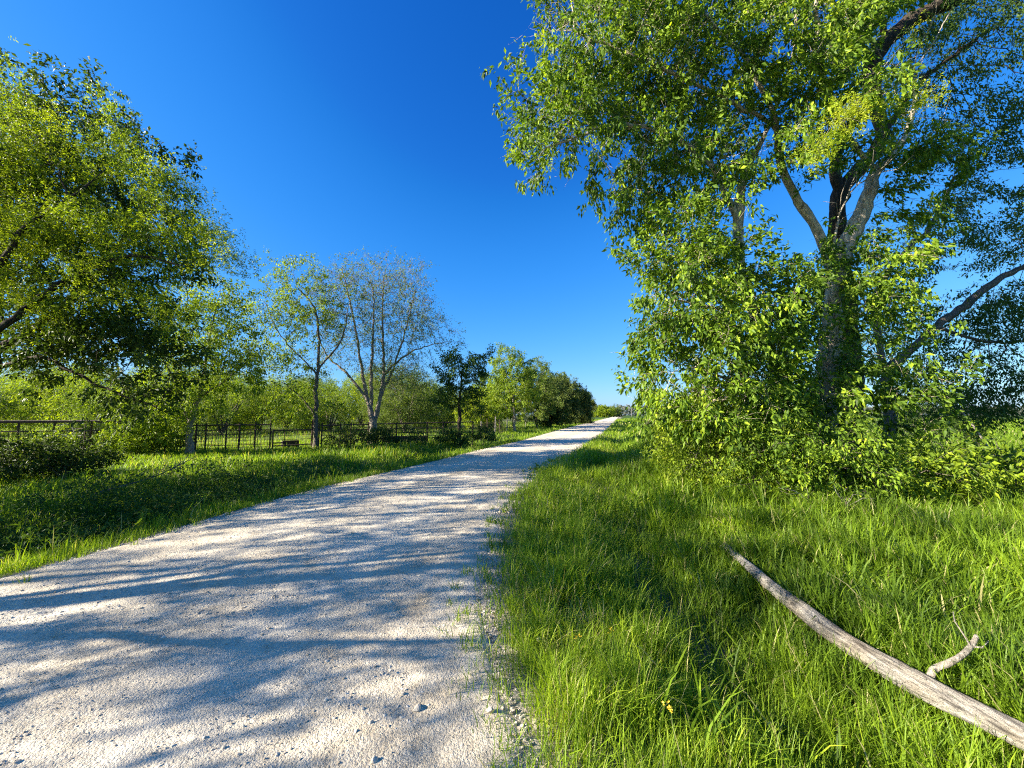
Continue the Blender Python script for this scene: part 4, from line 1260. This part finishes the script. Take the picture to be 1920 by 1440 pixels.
def crown_tree(name, label, b, h, rx, seed, nclump, leaf, bark, k, L, lo=0.3, ry=None, stems=1, trunk=.12, group=None, kind='leaf', dens=1, step=.35, cr=.42, wr=.5, spread=.3, tw=(2, .6, .009, .2), cat='tree', top=None, dk=.45, carry=2):
    r = np.random.default_rng(seed + 500)
    x, y, z = b
    ry = ry or rx
    limbs = []
    for q in range(max(1, stems)):
        a = r.uniform(0, 6.28); e = .15 if stems == 1 else .5
        limbs.append([[x + (0 if q == 0 else r.normal(0, .1)), y, z, trunk], [x + math.cos(a) * rx * e * .4, y + math.sin(a) * ry * e * .4, z + h * .35, trunk * .7], [x + math.cos(a) * rx * e, y + math.sin(a) * ry * e, z + h * .65, trunk * .3]])
    zc = z + h * (1 + lo) / 2; rz = h * (1 - lo) / 2
    ells = [(x, y, zc, rx * .9, ry * .9, rz * .92, 1.0)]
    for q in range(4):
        a = r.uniform(0, 6.28)
        ells.append((x + math.cos(a) * rx * .55, y + math.sin(a) * ry * .55, z + h * r.uniform(lo + .1, .85), rx * .45, ry * .45, rz * .4, .35))
    return make_tree(name, label, cat, np.array([x, y, z]), limbs, ells, seed, nclump=int(nclump * 1.3), m=8, cr=cr, step=step, di=2.5, dk=dk, tip=.006, bark=bark, leaf=leaf, kind=kind, k=int(k * 3.4), L=L, wr=wr,
                     spread=spread, tw=tw, group=group, dens=dens, carry=carry)

crown_tree('elm_tree', 'light green tree with a pale trunk, between the fence corner and the hedgerow', placed(965, 809), 8.0, 2.0, 27, 120, 'leaf_bush', 'bark_grey', 8, .17, lo=.18)
crown_tree('mesquite_tree', 'bright yellow green rounded tree behind the mesh fence, left of the pale trunk', placed(925, 800, 50), 7.0, 3.0, 28, 100, 'leaf_mesquite', 'bark_mid', 9, .21, lo=.12, stems=3)
crown_tree('mesquite_tree', 'lower yellow green tree spreading behind the fence corner', placed(900, 800, 44), 4.6, 2.4, 29, 60, 'leaf_mesquite', 'bark_mid', 7, .17, lo=.1, stems=3)
crown_tree('elm_tree', 'yellow topped tree at the near end of the roadside hedgerow', placed(1006, 803, 46), 7.4, 1.9, 30, 90, 'leaf_olive', 'bark_mid', 8, .18, lo=.1)
GH = 'dark trees of the hedgerow along the left of the road'
crown_tree('hedgerow_tree', 'first dark tree of the hedgerow, next to the yellow topped one', placed(1030, 801, 53), 6.9, 2.0, 31, 100, 'leaf_cedar', 'bark_dark', 10, .2, lo=.03, group=GH, spread=.4, stems=3)
crown_tree('hedgerow_tree', 'tallest dark tree of the hedgerow, with a paler green tip', placed(1053, 800, 61), 8.0, 2.6, 32, 120, 'leaf_cedar', 'bark_dark', 10, .22, lo=.03, group=GH, spread=.4, stems=3)
crown_tree('hedgerow_tree', 'dark tree of the hedgerow between the tallest and the last one', placed(1079, 795, 74), 7.6, 2.7, 33, 110, 'leaf_cedar', 'bark_dark', 10, .25, lo=.03, group=GH, spread=.45, stems=3)
crown_tree('hedgerow_tree', 'last dark tree at the far end of the hedgerow, its crown leaning towards the road', placed(1094, 792, 88), 7.0, 2.2, 34, 90, 'leaf_cedar', 'bark_dark', 10, .27, lo=.03, group=GH, spread=.45, stems=3)
crown_tree('mesquite_tree', 'yellow green crown showing over the top of the dark hedgerow', placed(1050, 795, 72), 9.2, 3.2, 35, 80, 'leaf_olive', 'bark_mid', 7, .24, lo=.35, stems=2)

# far round clump by the road crest
GF = 'far trees by the crest of the road'
for q, (px, Yq, h, rx, lab) in enumerate([(1120, 290, 8.5, 6.5, 'leftmost of the far yellow green trees where the road meets the horizon'),
                                         (1136, 285, 9.8, 6.5, 'middle and tallest of the far yellow green trees at the road crest'),
                                         (1150, 300, 8.2, 5.0, 'rightmost of the far trees, darker, touching the road crest')]):
    crown_tree('far_tree', lab, placed(px, 0, Yq), h, rx, 36 + q, 60, 'leaf_mesquite' if q < 2 else 'leaf_olive', 'bark_mid', 8, .7, lo=.05, stems=2, step=.9, cr=1.0, dk=1.1, spread=1.0, tw=None, group=GF, trunk=.2)

# background mesquites behind the fence
GB = 'mesquite trees in the pasture behind the fence'
protos = []
for q, (h, rx, lf, sd) in enumerate([(5.6, 3.6, 'leaf_mesquite', 61), (5.0, 3.2, 'leaf_bush', 62), (6.0, 3.4, 'leaf_olive', 63)]):
    b = placed([150, 420, 760][q], 0, [31, 34, 36][q])
    lab = ['broad yellow green mesquite seen over the left part of the fence', 'yellow green mesquite behind the straight dark trunk\'s left side', 'darker olive mesquite behind the fence right of the bare tree'][q]
    rt_, _ = crown_tree('pasture_mesquite', lab, b, h, rx, sd, 120, lf, 'bark_mid', 7, .15, lo=.14, stems=6, trunk=.09, group=GB, wr=.4, spread=.38, dens=.95)
    protos.append(rt_)
spots = [(0, 30, 36, 1.0, 'mesquite behind the brush pile at the far left of the fence'), (1, 240, 28, .85, 'mesquite close behind the fence between the arch gate and the slender tree'),
         (2, 300, 42, 1.15, 'olive mesquite farther back between the shade tree and the slender tree'), (0, 360, 55, 1.25, 'distant mesquite seen through the slender light green tree'),
         (0, 490, 40, 1.05, 'yellow green mesquite in the gap between the slender tree and the dark trunk'), (1, 540, 50, 1.2, 'mesquite farther back left of the straight dark trunk'),
         (1, 620, 38, .95, 'bright mesquite in the gap between the dark trunk and the bare tree'), (0, 680, 52, 1.2, 'mesquite seen through the stems of the bare tree'),
         (2, 735, 46, 1.1, 'olive mesquite directly right of the bare tree trunk'), (0, 795, 58, 1.2, 'mesquite left of the small dark tree, farther back'),
         (1, 835, 48, .95, 'low mesquite just behind the small dark tree'), (2, 90, 50, 1.3, 'olive mesquite farther back behind the arch gate'),
         (1, -60, 30, 1.0, 'mesquite at the left border behind the shade tree trunk'), (0, 870, 70, 1.1, 'small looking far mesquite between the small dark tree and the yellow green ones'),
         (2, 590, 70, 1.4, 'farthest olive mesquite right behind the straight dark trunk'), (2, 440, 72, 1.5, 'farthest olive mesquite right of the slender tree')]
for q, (pi, px, Yq, s_, lab) in enumerate(spots):
    dup(protos[pi], placed(px, 0, Yq), lab, rz=q * 1.3, sc=s_, sz=s_ * (0.95 + 0.03 * (q % 4)))

# weeds and shrubs at the fence
def shrub(label, px, py, rx, ry, seed, n=40, leaf='leaf_bush', L=.08, **kw):
    return bush(label, px, py, rx, ry, rx * .022, seed, n, leaf=leaf, L=L, k=6, name='shrub', stems=4, cr=.18, **kw)
shrub('bushy yellow green shrub in the fence line left of the slender light green tree', 270, 848, 60, 28, 71, 90, L=.10)
shrub('small yellow green shrub beside the left fence post', 88, 862, 20, 22, 72, 26, leaf='leaf_mesquite', L=.08)
shrub('dark shrub growing through the fence at the corner post', 905, 828, 22, 17, 73, 45, leaf='leaf_dark', L=.10)
shrub('dark shrub under the small dark tree', 850, 832, 26, 12, 74, 40, leaf='leaf_dark', L=.10)
shrub('weedy shrub growing through the fence between the dark trunk and the bare tree', 650, 838, 34, 18, 75, 36, leaf='leaf_oak', L=.09, dens=.6)
shrub('low weedy shrub right of the bare tree trunk', 770, 834, 30, 10, 76, 26, leaf='leaf_oak', L=.09, dens=.6)

shrub('dark tangled shrub at the far left, in front of the thick fence rail', 20, 895, 60, 34, 81, 70, leaf='leaf_oak', L=.09)
shrub('shaded shrub on the left bank right of the brush pile', 120, 890, 46, 22, 82, 46, leaf='leaf_oak', L=.08)
shrub('low dark shrub behind the arch gate', 165, 848, 34, 24, 78, 50, leaf='leaf_oak', L=.10)
shrub('dark shrub against the fence at the foot of the bare tree', 715, 835, 24, 13, 80, 34, leaf='leaf_oak', L=.09)
# ------------------------------------------------------------------ tubes for man-made things and dead wood
def part(name, parts, mat, root, base, smooth=False):
    V, Fc = merge(parts)
    return mesh_obj(name, V, Fc, M[mat], root, smooth=smooth, offset=base)

def gz(x, y): return float(H(x, y))

# fence: line of points along the photo
FL = [(-60, 15.0), (107, 15.9), (175, 16.2), (290, 16.8), (428, 17.9), (515, 18.8), (600, 20.0), (700, 21.8), (800, 22.8), (887, 24.0)]
def fp(px, top=None):
    Y = float(np.interp(px, [f[0] for f in FL], [f[1] for f in FL]))
    x = (px - 960) / F * Y
    return np.array([x, Y, gz(x, Y)])
def post(px, h, r=.035, off=0):
    p = fp(px); q = p.copy(); q[2] = h; p[2] -= .1; p[1] += off; q[1] += off
    return tube([p, q], r, 6)
def rail(pxs, z, r=.02, dz=0.0):
    r = r * 1.25
    pts = []
    for k, px in enumerate(np.linspace(pxs[0], pxs[1], 6)):
        p = fp(px); p[2] = z + dz * k / 5; pts.append(p)
    return tube(pts, r, 5)

def fence(name, label, p0, p1, posts, rails, mesh=None, h=1.25, pr=.035, thick=.025, wires=None):
    base = fp((p0 + p1) / 2)
    root = empty(name, base, label, 'fence')
    for px in posts: part('post', [post(px, h)], 'rust', root, base)
    for (z, r, dz) in rails: part('rail', [rail((p0, p1), z, r, dz)], 'rust', root, base)
    if mesh:
        n, zs = mesh
        pr_ = [rail((p0, p1), z, .007) for z in zs]
        for px in np.linspace(p0, p1, n):
            a = fp(px); b2 = a.copy(); a[2] = zs[0]; b2[2] = zs[-1]; a[1] += .012; b2[1] += .012
            pr_.append(tube([a, b2], .009, 4))
        part('wire_mesh', pr_, 'rust', root, base)
    return root
fence('pipe_fence', 'heavy rusty pipe fence at the left edge with a thick dark top rail', -60, 232, [-40, 40, 107, 176, 228], [(1.33, .045, 0), (.95, .02, 0), (.55, .02, 0)], (40, (.12, .3, .5, .75, .95)), h=1.33)
fence('panel_fence', 'rusty livestock panel fence between the arch gate and the low gate', 285, 512, [290, 315, 372, 390, 428, 452, 482, 510], [(1.14, .026, 0), (.9, .014, 0), (.7, .012, 0), (.22, .014, 0)], (36, (.1, .28, .42, .56, .7, .9)), h=1.24)
fence('rail_fence', 'rusty rail fence running behind the dark trunk and the bare tree to the corner post', 604, 888, [606, 640, 660, 692, 745, 802, 832, 887], [(1.05, .028, .12), (.8, .013, .08), (.55, .012, .05), (.3, .012, 0)], (50, (.1, .25, .4, .6, .8)), h=1.2)

def gate_arch():
    base = fp(141)
    root = empty('arch_gate', base, 'small gate panel with a bent arch and pale bars under the thick rail', 'gate')
    a = fp(109)[0]; b2 = fp(174)[0]; y = base[1] - .05
    part('frame', [tube([(a, y, .2), (a, y, 1.24)], .018), tube([(b2, y, .2), (b2, y, 1.24)], .018), tube([(a, y, 1.05), (b2, y, 1.05)], .014), tube([(a, y, .25), (b2, y, .25)], .014)], 'rust', root, base)
    t = np.linspace(.1, math.pi, 14)
    part('arch', [tube([((a + b2) / 2 - .25 + .36 * math.cos(q), y - .02, .92 + .32 * math.sin(q)) for q in t], .014)], 'pale_metal', root, base)
    part('bar', [tube([(a + .25, y - .02, .74), (b2 - .1, y - .02, .76)], .014), tube([(a + .25, y - .02, .5), (a + .25, y - .02, .74)], .014), tube([(a + .55, y - .03, .76), (a + .75, y - .03, 1.0)], .011), tube([(a + .8, y - .03, .76), (a + .95, y - .03, .92)], .011)], 'pale_metal', root, base)
gate_arch()
def low_gate():
    base = fp(560)
    root = empty('low_gate', base, 'low dark metal gate with square ends in front of the straight dark trunk', 'gate')
    a, b2 = fp(517), fp(602)
    def q(t, z): p = a + (b2 - a) * t; return (p[0], p[1] - .08, z)
    part('frame', [tube([q(0, -.05), q(0, .86)], .035), tube([q(0, .86), q(1, .86)], .03), tube([q(.24, .1), q(.24, .84)], .02), tube([q(1, -.05), q(1, 1.15)], .035)], 'rust', root, base)
    part('bar', [tube([q(0, .26), q(.24, .26)], .03), tube([q(0, .6), q(1, .62)], .012), tube([q(0, .12), q(1, .15)], .03), tube([q(0, .4), q(1, .42)], .012)], 'rust', root, base)
    tp = fp(590); 
    root = empty('gate_post', tp, 'pair of tall leaning dark posts beside the low gate', 'post')
    part('post', [tube([(tp[0] - .12, tp[1] + .1, -.1), (tp[0] - .1, tp[1] + .1, 1.38)], .05)], 'rust', root, tp)
    part('post', [tube([(tp[0] + .1, tp[1], -.1), (tp[0] + .06, tp[1], 1.52)], .04)], 'rust', root, tp)
low_gate()
def trough(label, px0, px1, h, w=.4, dy=.6):
    a, b2 = fp(px0), fp(px1)
    base = (a + b2) / 2; base[1] += dy
    root = empty('feed_trough', base, label, 'trough')
    L = b2 - a; L[2] = 0; n = unit(np.array([-L[1], L[0], 0])[None])[0] * w
    z0 = base[2] + .05; parts = []
    def box(p, d1, d2, z0, z1):
        V = np.array([p, p + d1, p + d1 + d2, p + d2]); V = np.vstack([V * [1, 1, 0] + [0, 0, z0], V * [1, 1, 0] + [0, 0, z1]])
        Q = np.array([(0, 3, 2, 1), (4, 5, 6, 7), (0, 1, 5, 4), (1, 2, 6, 5), (2, 3, 7, 6), (3, 0, 4, 7)])
        return V, Q, np.zeros((0, 3), int)
    s = base - L / 2; u = unit(L[None])[0]
    e = n / w
    part('basin', [box(s, L, e * .02, z0, h), box(s + n, L, e * .02, z0, h), box(s + e * .02, u * .02, n - e * .02, z0, h), box(s + L - u * .02 + e * .02, u * .02, n - e * .02, z0, h), box(s + e * .02 + u * .02, L - u * .04, n - e * .02, z0, z0 + .02)], 'rust', root, base)
    part('rim', [tube([s + [0, 0, h - s[2] + .0], s + L + [0, 0, h - s[2]]], .02), tube([s + n + [0, 0, h - s[2]], s + n + L + [0, 0, h - s[2]]], .02)], 'rust', root, base)
trough('long low dark trough behind the fence, right of the bare tree', 712, 800, .34, w=.3)
trough('short low dark trough behind the low gate', 520, 552, .30, w=.25)

def mesh_fence():
    pts = [(890, 24.2), (905, 27), (928, 31), (950, 36), (972, 43), (1005, 56), (1060, 88)]
    def q(px):
        Y = float(np.interp(px, [p[0] for p in pts], [p[1] for p in pts])); x = (px - 960) / F * Y
        return np.array([x, Y, gz(x, Y)])
    base = q(905)
    root = empty('wire_fence', base, 'wire mesh fence with thin leaning posts running away from the corner post along the road', 'fence')
    for k, px in enumerate([901, 915, 928, 938, 950, 962, 985, 1010, 1035]):
        a = q(px); b2 = a + [0.06 * (-1) ** k, 0, 1.3 + .12 * (k % 3)]; a = a - [0, 0, .1]
        part('post', [tube([a, b2], .035)], 'rust' if k % 2 else 'pole_wood', root, base)
    parts = []
    xs = [q(p) for p in np.linspace(890, 1060, 24)]
    for z in (.12, .35, .6, .85, 1.05): parts.append(tube([p + [0, 0, z + .1] for p in xs], .009, 4))
    for px in np.concatenate([np.linspace(891, 950, 44), np.linspace(952, 1060, 40)]):
        p = q(px); parts.append(tube([p + [0, 0.015, .2], p + [0, 0.015, 1.15]], .007, 4))
    part('wire_mesh', parts, 'rust', root, base)
mesh_fence()

# utility poles
for (px, Yq, top, lean, lab) in [(1228, 170, 733, -1.0, 'nearest utility pole on the horizon, partly behind leaves of the big tree'), (1194.5, 300, 757, -.8, 'middle one of the three far utility poles'), (1183.5, 400, 760, 0, 'farthest and faintest of the three utility poles')]:
    b = placed(px, 0, Yq); tz = at(px, top, Yq)[2]
    root = empty('utility_pole', b, lab, 'utility pole', 'utility poles on the horizon')
    part('pole', [tube([b, b + [lean * .3, 0, (tz - b[2]) * .5], b + [lean, 0, tz - b[2]]], [.2, .17, .13], 8)], 'pole_wood', root, b)
    c = b + [lean, 0, tz - b[2] - .6]
    part('crossarm', [tube([c + [-.5, -1.0, 0], c + [.5, 1.0, 0]], .07, 4)], 'pole_wood', root, b)
    for s_ in (-1, 0, 1): part('insulator', [tube([c + [.45 * s_, .9 * s_, .05], c + [.45 * s_, .9 * s_, .3]], .06, 6)], 'pale_metal', root, b)

# far wood on the horizon
def far_wood():
    r = np.random.default_rng(3)
    n = 26000
    az = np.concatenate([r.uniform(-1.6, .22, 9000), r.uniform(.22, 1.8, 17000)])
    D_ = r.uniform(420, 520, n)
    x = az * D_; y = D_
    hh = 6.5 + 5.0 * fbm(az * 60, az * 0, 1, 5) + 2.5 * vn(az * 300, az * 0, 1, 7)
    z = H(x, y) + hh * r.random(n) ** .75
    V, T, A = leaflets(np.stack([x, y, z], 1), np.tile([0, 0, 1.0], (n, 1)), 2, 2.0, .8, r, 1.2, .2)
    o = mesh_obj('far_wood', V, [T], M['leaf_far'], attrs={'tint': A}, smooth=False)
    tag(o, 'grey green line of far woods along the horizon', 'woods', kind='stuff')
far_wood()

# ------------------------------------------------------------------ the fallen log
def fallen_log():
    CL = np.array([list(gnd(*p)) for p in [(1358, 1024, .03), (1402, 1060, .05), (1457, 1108, .055), (1510, 1150, .06), (1565, 1190, .055), (1660, 1248, .055), (1765, 1304, .06), (1925, 1386, .065), (2080, 1462, .065)]])
    CL = np.vstack([CL, CL[-1] + (CL[-1] - CL[-2]) * 3.0])
    a, c = CL[0], CL[-1]
    d = c - a
    ang = math.atan2(d[1], d[0])
    root = empty('fallen_log', (a[0], a[1], .0), 'weathered grey log without bark lying in the grass of the right verge', 'log', rz=ang)
    n, s = 110, 28
    S = spline([list(p) + [0] for p in CL], .02)[:, :3] - [a[0], a[1], 0]
    ca0, sa0 = math.cos(-ang), math.sin(-ang)
    S = np.stack([S[:, 0] * ca0 - S[:, 1] * sa0, S[:, 0] * sa0 + S[:, 1] * ca0, S[:, 2]], 1)
    Ln = S[-1, 0]
    t = np.linspace(0, 1, n); xs = t * Ln
    rad = .036 + .021 * np.clip(t / .35, 0, 1) + .006 * t + .003 * np.sin(t * 31)
    kink = .018 * (fbm(xs, xs * 0, 2.2, 91) - .5) + .010 * (vn(xs, xs * 0, 6, 92) - .5)
    cy = np.interp(xs, S[:, 0], S[:, 1]) + kink; cz = np.interp(xs, S[:, 0], S[:, 2]) + .006 * np.sin(t * 17)
    th = np.arange(s) * 2 * np.pi / s
    TT, AA = np.meshgrid(xs, th, indexing='ij')
    rr = rad[:, None] * (1 + .22 * (fbm(AA * 1.6, TT * 1.8, 1.2, 5) - .5) + .10 * (vn(AA * 5, TT * 2.2, 1, 6) - .5) + .05 * np.cos(AA * 2 + TT * 2))
    # long cracks
    for (c0, w_, d_, x0, x1) in [(1.0, .10, .16, .3, 1.6), (2.1, .08, .14, 1.2, 2.6), (2.7, .09, .15, .2, 1.2), (1.6, .07, .12, 2.0, 3.4), (.4, .1, .16, .8, 2.9)]:
        rr *= 1 - d_ * bell((AA - c0 - .1 * np.sin(TT * 3)) / w_) * (TT > x0) * (TT < x1)
    for (xk, ak, w_) in [(1.35, 2.3, .03), (2.35, 1.3, .035), (.55, 1.9, .025)]:
        q = np.hypot((TT - xk) / w_, (AA - ak) * .09 / w_)
        rr *= 1 + .10 * bell(q / 2.2) - .35 * bell(q)
    V = np.stack([TT, cy[:, None] + rr * np.cos(AA), cz[:, None] + rr * np.sin(AA)], -1).reshape(-1, 3)
    j = np.arange(s); j2 = (j + 1) % s
    Q = np.concatenate([np.stack([i * s + j, i * s + j2, (i + 1) * s + j2, (i + 1) * s + j], 1) for i in range(n - 1)])[:, ::-1]
    V = np.vstack([V, [-.03, cy[0], cz[0]], [Ln + .03, cy[-1], cz[-1]]]); c_ = n * s
    T = np.concatenate([np.stack([np.full(s, c_), j, j2], 1), np.stack([np.full(s, c_ + 1), (n - 1) * s + j2, (n - 1) * s + j], 1)])
    mesh_obj('trunk', V, [Q, T], M['log'], root)
    # side branch curving up
    def loc(px, py, dist_z):
        w_ = gnd(px, py, dist_z); w_ = w_ - np.array([a[0], a[1], 0])
        ca, sa = math.cos(-ang), math.sin(-ang)
        return [w_[0] * ca - w_[1] * sa, w_[0] * sa + w_[1] * ca, w_[2]]
    bp = [loc(1742, 1278, .06), loc(1752, 1255, .12), loc(1780, 1243, .17), loc(1805, 1228, .21), loc(1822, 1210, .25), loc(1832, 1192, .29)]
    P = spline([p + [0] for p in bp], .012)[:, :3]
    rr2 = np.linspace(.020, .012, len(P)) * (1 + .10 * (vn(np.arange(len(P)), np.arange(len(P)) * 0, .45, 3) - .5))
    V, q, T = tube(P, rr2, 9)
    mesh_obj('branch_stub', V, [q, T], M['dead_wood'], root)
    tw1 = [loc(1820, 1212, .25), loc(1808, 1192, .29), loc(1790, 1165, .34), loc(1787, 1147, .37)]
    tw2 = [loc(1820, 1212, .25), loc(1842, 1214, .25), loc(1854, 1202, .27)]
    part('twig', [tube(tw1, .005, 5, .002)], 'dead_wood', root, (0, 0, 0)); part('twig', [tube(tw2, .006, 5, .003)], 'dead_wood', root, (0, 0, 0))
fallen_log()

# ------------------------------------------------------------------ dead wood
def dead_branch(label, pts, r0, seed, twn=5, name='dead_branch', tl=.35, bark='dead_wood'):
    r = np.random.default_rng(seed)
    W = [np.array(p, float) for p in pts]
    S = spline([list(p) + [0] for p in W], .06)[:, :3]
    S[1:] += r.normal(0, .006, (len(S) - 1, 3))
    base = W[0]
    parts = [tube(S, r0, 6, r0 * .25)]
    for q in range(twn):
        i = r.integers(len(S) // 4, len(S)); d = unit((S[min(i + 1, len(S) - 1)] - S[i - 1] + 1e-6)[None])[0]
        v = unit((d + r.normal(0, .6, 3) + [0, 0, .2])[None])[0]
        p1 = S[i] + v * tl * r.uniform(.4, 1); p2 = p1 + unit((v + r.normal(0, .5, 3))[None])[0] * tl * .5
        parts.append(tube([S[i], p1, p2], r0 * .35, 4, r0 * .1))
    V, Fc = merge(parts)
    o = mesh_obj(name, V, Fc, M[bark], offset=base); o.location = [float(v) for v in base]
    return tag(o, label, 'branch')
dead_branch('pale dead branch sloping down across the shaded field at the right edge', [at(1800, 768, 7.6), at(1835, 812, 7.5), at(1860, 850, 7.4), at(1900, 878, 7.2), at(1960, 905, 7.1)], .022, 1, 9)
dead_branch('bare dead stick standing up in front of the undergrowth below the pale tree', [gnd(1583, 985, 0), at(1586, 960, 5.9), at(1592, 935, 5.9)], .016, 2, 5, tl=.25)
dead_branch('thin dead branch lying on the grass below the bushes', [gnd(1598, 965, .1), gnd(1632, 985, .12), gnd(1650, 1010, .06)], .014, 3, 4, tl=.2)
dead_branch('dead twig arching out of the undergrowth left of the standing stick', [gnd(1535, 965, .1), at(1500, 925, 5.9), at(1460, 915, 5.8)], .009, 7, 5, tl=.25)
dead_branch('long grey dead limb leaning among the upper branches of the pale tree', [at(1560, 480, 8.2), at(1575, 400, 8.1), at(1605, 350, 8.0), at(1660, 320, 7.9)], .03, 8, 12, tl=.6)
dead_branch('thin pale dead branch hanging across the crown of the dark trunked tree', [at(1780, 25, 7.6), at(1740, 95, 7.6), at(1690, 150, 7.5), at(1650, 185, 7.5)], .014, 9, 6, tl=.4)
dead_branch('fallen grey branch leaning on the left fence near the yellow green shrub', [fp(205) + [0, -.6, -.05], fp(222) + [0, -.4, .5], fp(236) + [0, -.3, 1.05]], .05, 4, 4, bark='dead_wood')
dead_branch('dark fallen branch rising from the ditch grass towards the arch gate', [fp(95) + [0, -1.2, 0], fp(135) + [0, -1, .35], fp(172) + [0, -.8, .8]], .04, 5, 6, bark='bark_mid')
dead_branch('long thin dead branch lying on the shaded grass left of the slender tree', [gnd(180, 925, .1), gnd(270, 900, .15), gnd(320, 880, .3), gnd(365, 858, .4)], .022, 6, 14, tl=.6, bark='bark_mid')

def brush_pile():
    r = np.random.default_rng(12)
    c = placed(15, 890); parts = []
    for q in range(150):
        p = c + r.normal(0, 1, 3) * [.75, .5, 0] + [0, 0, r.uniform(0, .55)]
        a = r.uniform(0, 6.28); d = np.array([math.cos(a), math.sin(a), r.normal(.15, .3)])
        L_ = r.uniform(.4, 1.3); m = p + d * L_ * .5 + r.normal(0, .06, 3)
        parts.append(tube([p, m, p + d * L_ + r.normal(0, .12, 3)], r.uniform(.005, .016), 4, .003))
    V, Fc = merge(parts)
    o = mesh_obj('brush_pile', V, Fc, M['dead_wood'], offset=c); o.location = [float(v) for v in c]
    tag(o, 'tangled pile of grey dead twigs at the left edge below the shade tree', 'brush pile')
brush_pile()

def ditch_weeds():
    r = np.random.default_rng(64)
    n = 3000
    y = r.uniform(3.6, 12.5, n); e = np.abs(r.normal(0, 1.0, n)) + .9 + r.uniform(0, 1.6, n)
    x = xl(y) - e
    k = (fbm(x, y, .7, 15) > .42) & (x < -5.5)
    x, y = x[k], y[k]; n = len(x)
    h = r.uniform(.03, .38, n) * (.3 + 1.3 * vn(x, y, 1.3, 16))
    P = np.stack([x, y, H(x, y) + h], 1)
    V, T, A = leaflets(P, np.tile([0, 0, 1.0], (n, 1)), 7, .075, .38, r, .09, .1)
    o = mesh_obj('ditch_weeds', V, [T], M['leaf_dark'], attrs={'tint': A}, smooth=False)  # the ditch's shade is put into the leaf colour by this darker green
    tag(o, 'leafy weeds filling the shaded ditch on the left, coloured dark for its shade', 'weeds', kind='stuff')
ditch_weeds()

# small yellow wildflowers in the near grass
for q, (px, py, lab) in enumerate([(1086, 1200, 'yellow wildflower in the sunlit verge grass, left one of the two close together'), (1150, 1186, 'yellow wildflower right of the other one in the sunlit verge grass'), (1262, 1362, 'pale yellow wildflower low in the grass near the bottom edge')]):
    g_ = gnd(px, py + 60); p = np.array([g_[0], g_[1], gz(g_[0], g_[1])]); hgt = .26
    root = empty('wildflower', p, lab, 'flower', 'yellow wildflowers in the verge')
    part('stem', [tube([p, p + [.01, 0, hgt * .6], p + [.0, .01, hgt]], .0022, 4)], 'stem', root, p)
    r = np.random.default_rng(q)
    Pf = p + np.array([0, .01, hgt]) + r.normal(0, .012, (9, 3))
    V, T, A = leaflets(Pf, np.tile([0, 0, 1.0], (9, 1)), 4, .011, .8, r, .006, -.2)
    mesh_obj('petals', V, [T], M['petal'], root, offset=p, smooth=False)

# three young broadleaf weeds on the shaded left verge
for q, (px, py, lab) in enumerate([(30, 1010, 'tall leafy weed standing in the shaded ditch at the left edge'), (265, 975, 'bright small weed catching the sun in the dark left ditch')]):
    g_ = placed(px, py + 10); r = np.random.default_rng(80 + q)
    root = empty('weed', g_, lab, 'weed')
    hgt = .62 - .25 * q
    part('stem', [tube([g_, g_ + [.03, 0, hgt * .6], g_ + [.05, .01, hgt]], .006, 5, .003)], 'stem', root, g_)
    Pf = g_ + np.array([.04, 0, 0]) + np.stack([r.normal(0, .02, 14), r.normal(0, .02, 14), np.linspace(.15, hgt, 14)], 1)
    V, T, A = leaflets(Pf, unit(r.normal(size=(14, 3)) * [1, 1, .2]), 2, .13, .22, r, .02, .25)
    mesh_obj('leaves', V, [T], M['leaf_bush'], root, attrs={'tint': A}, offset=g_, smooth=False)
print('DONE')
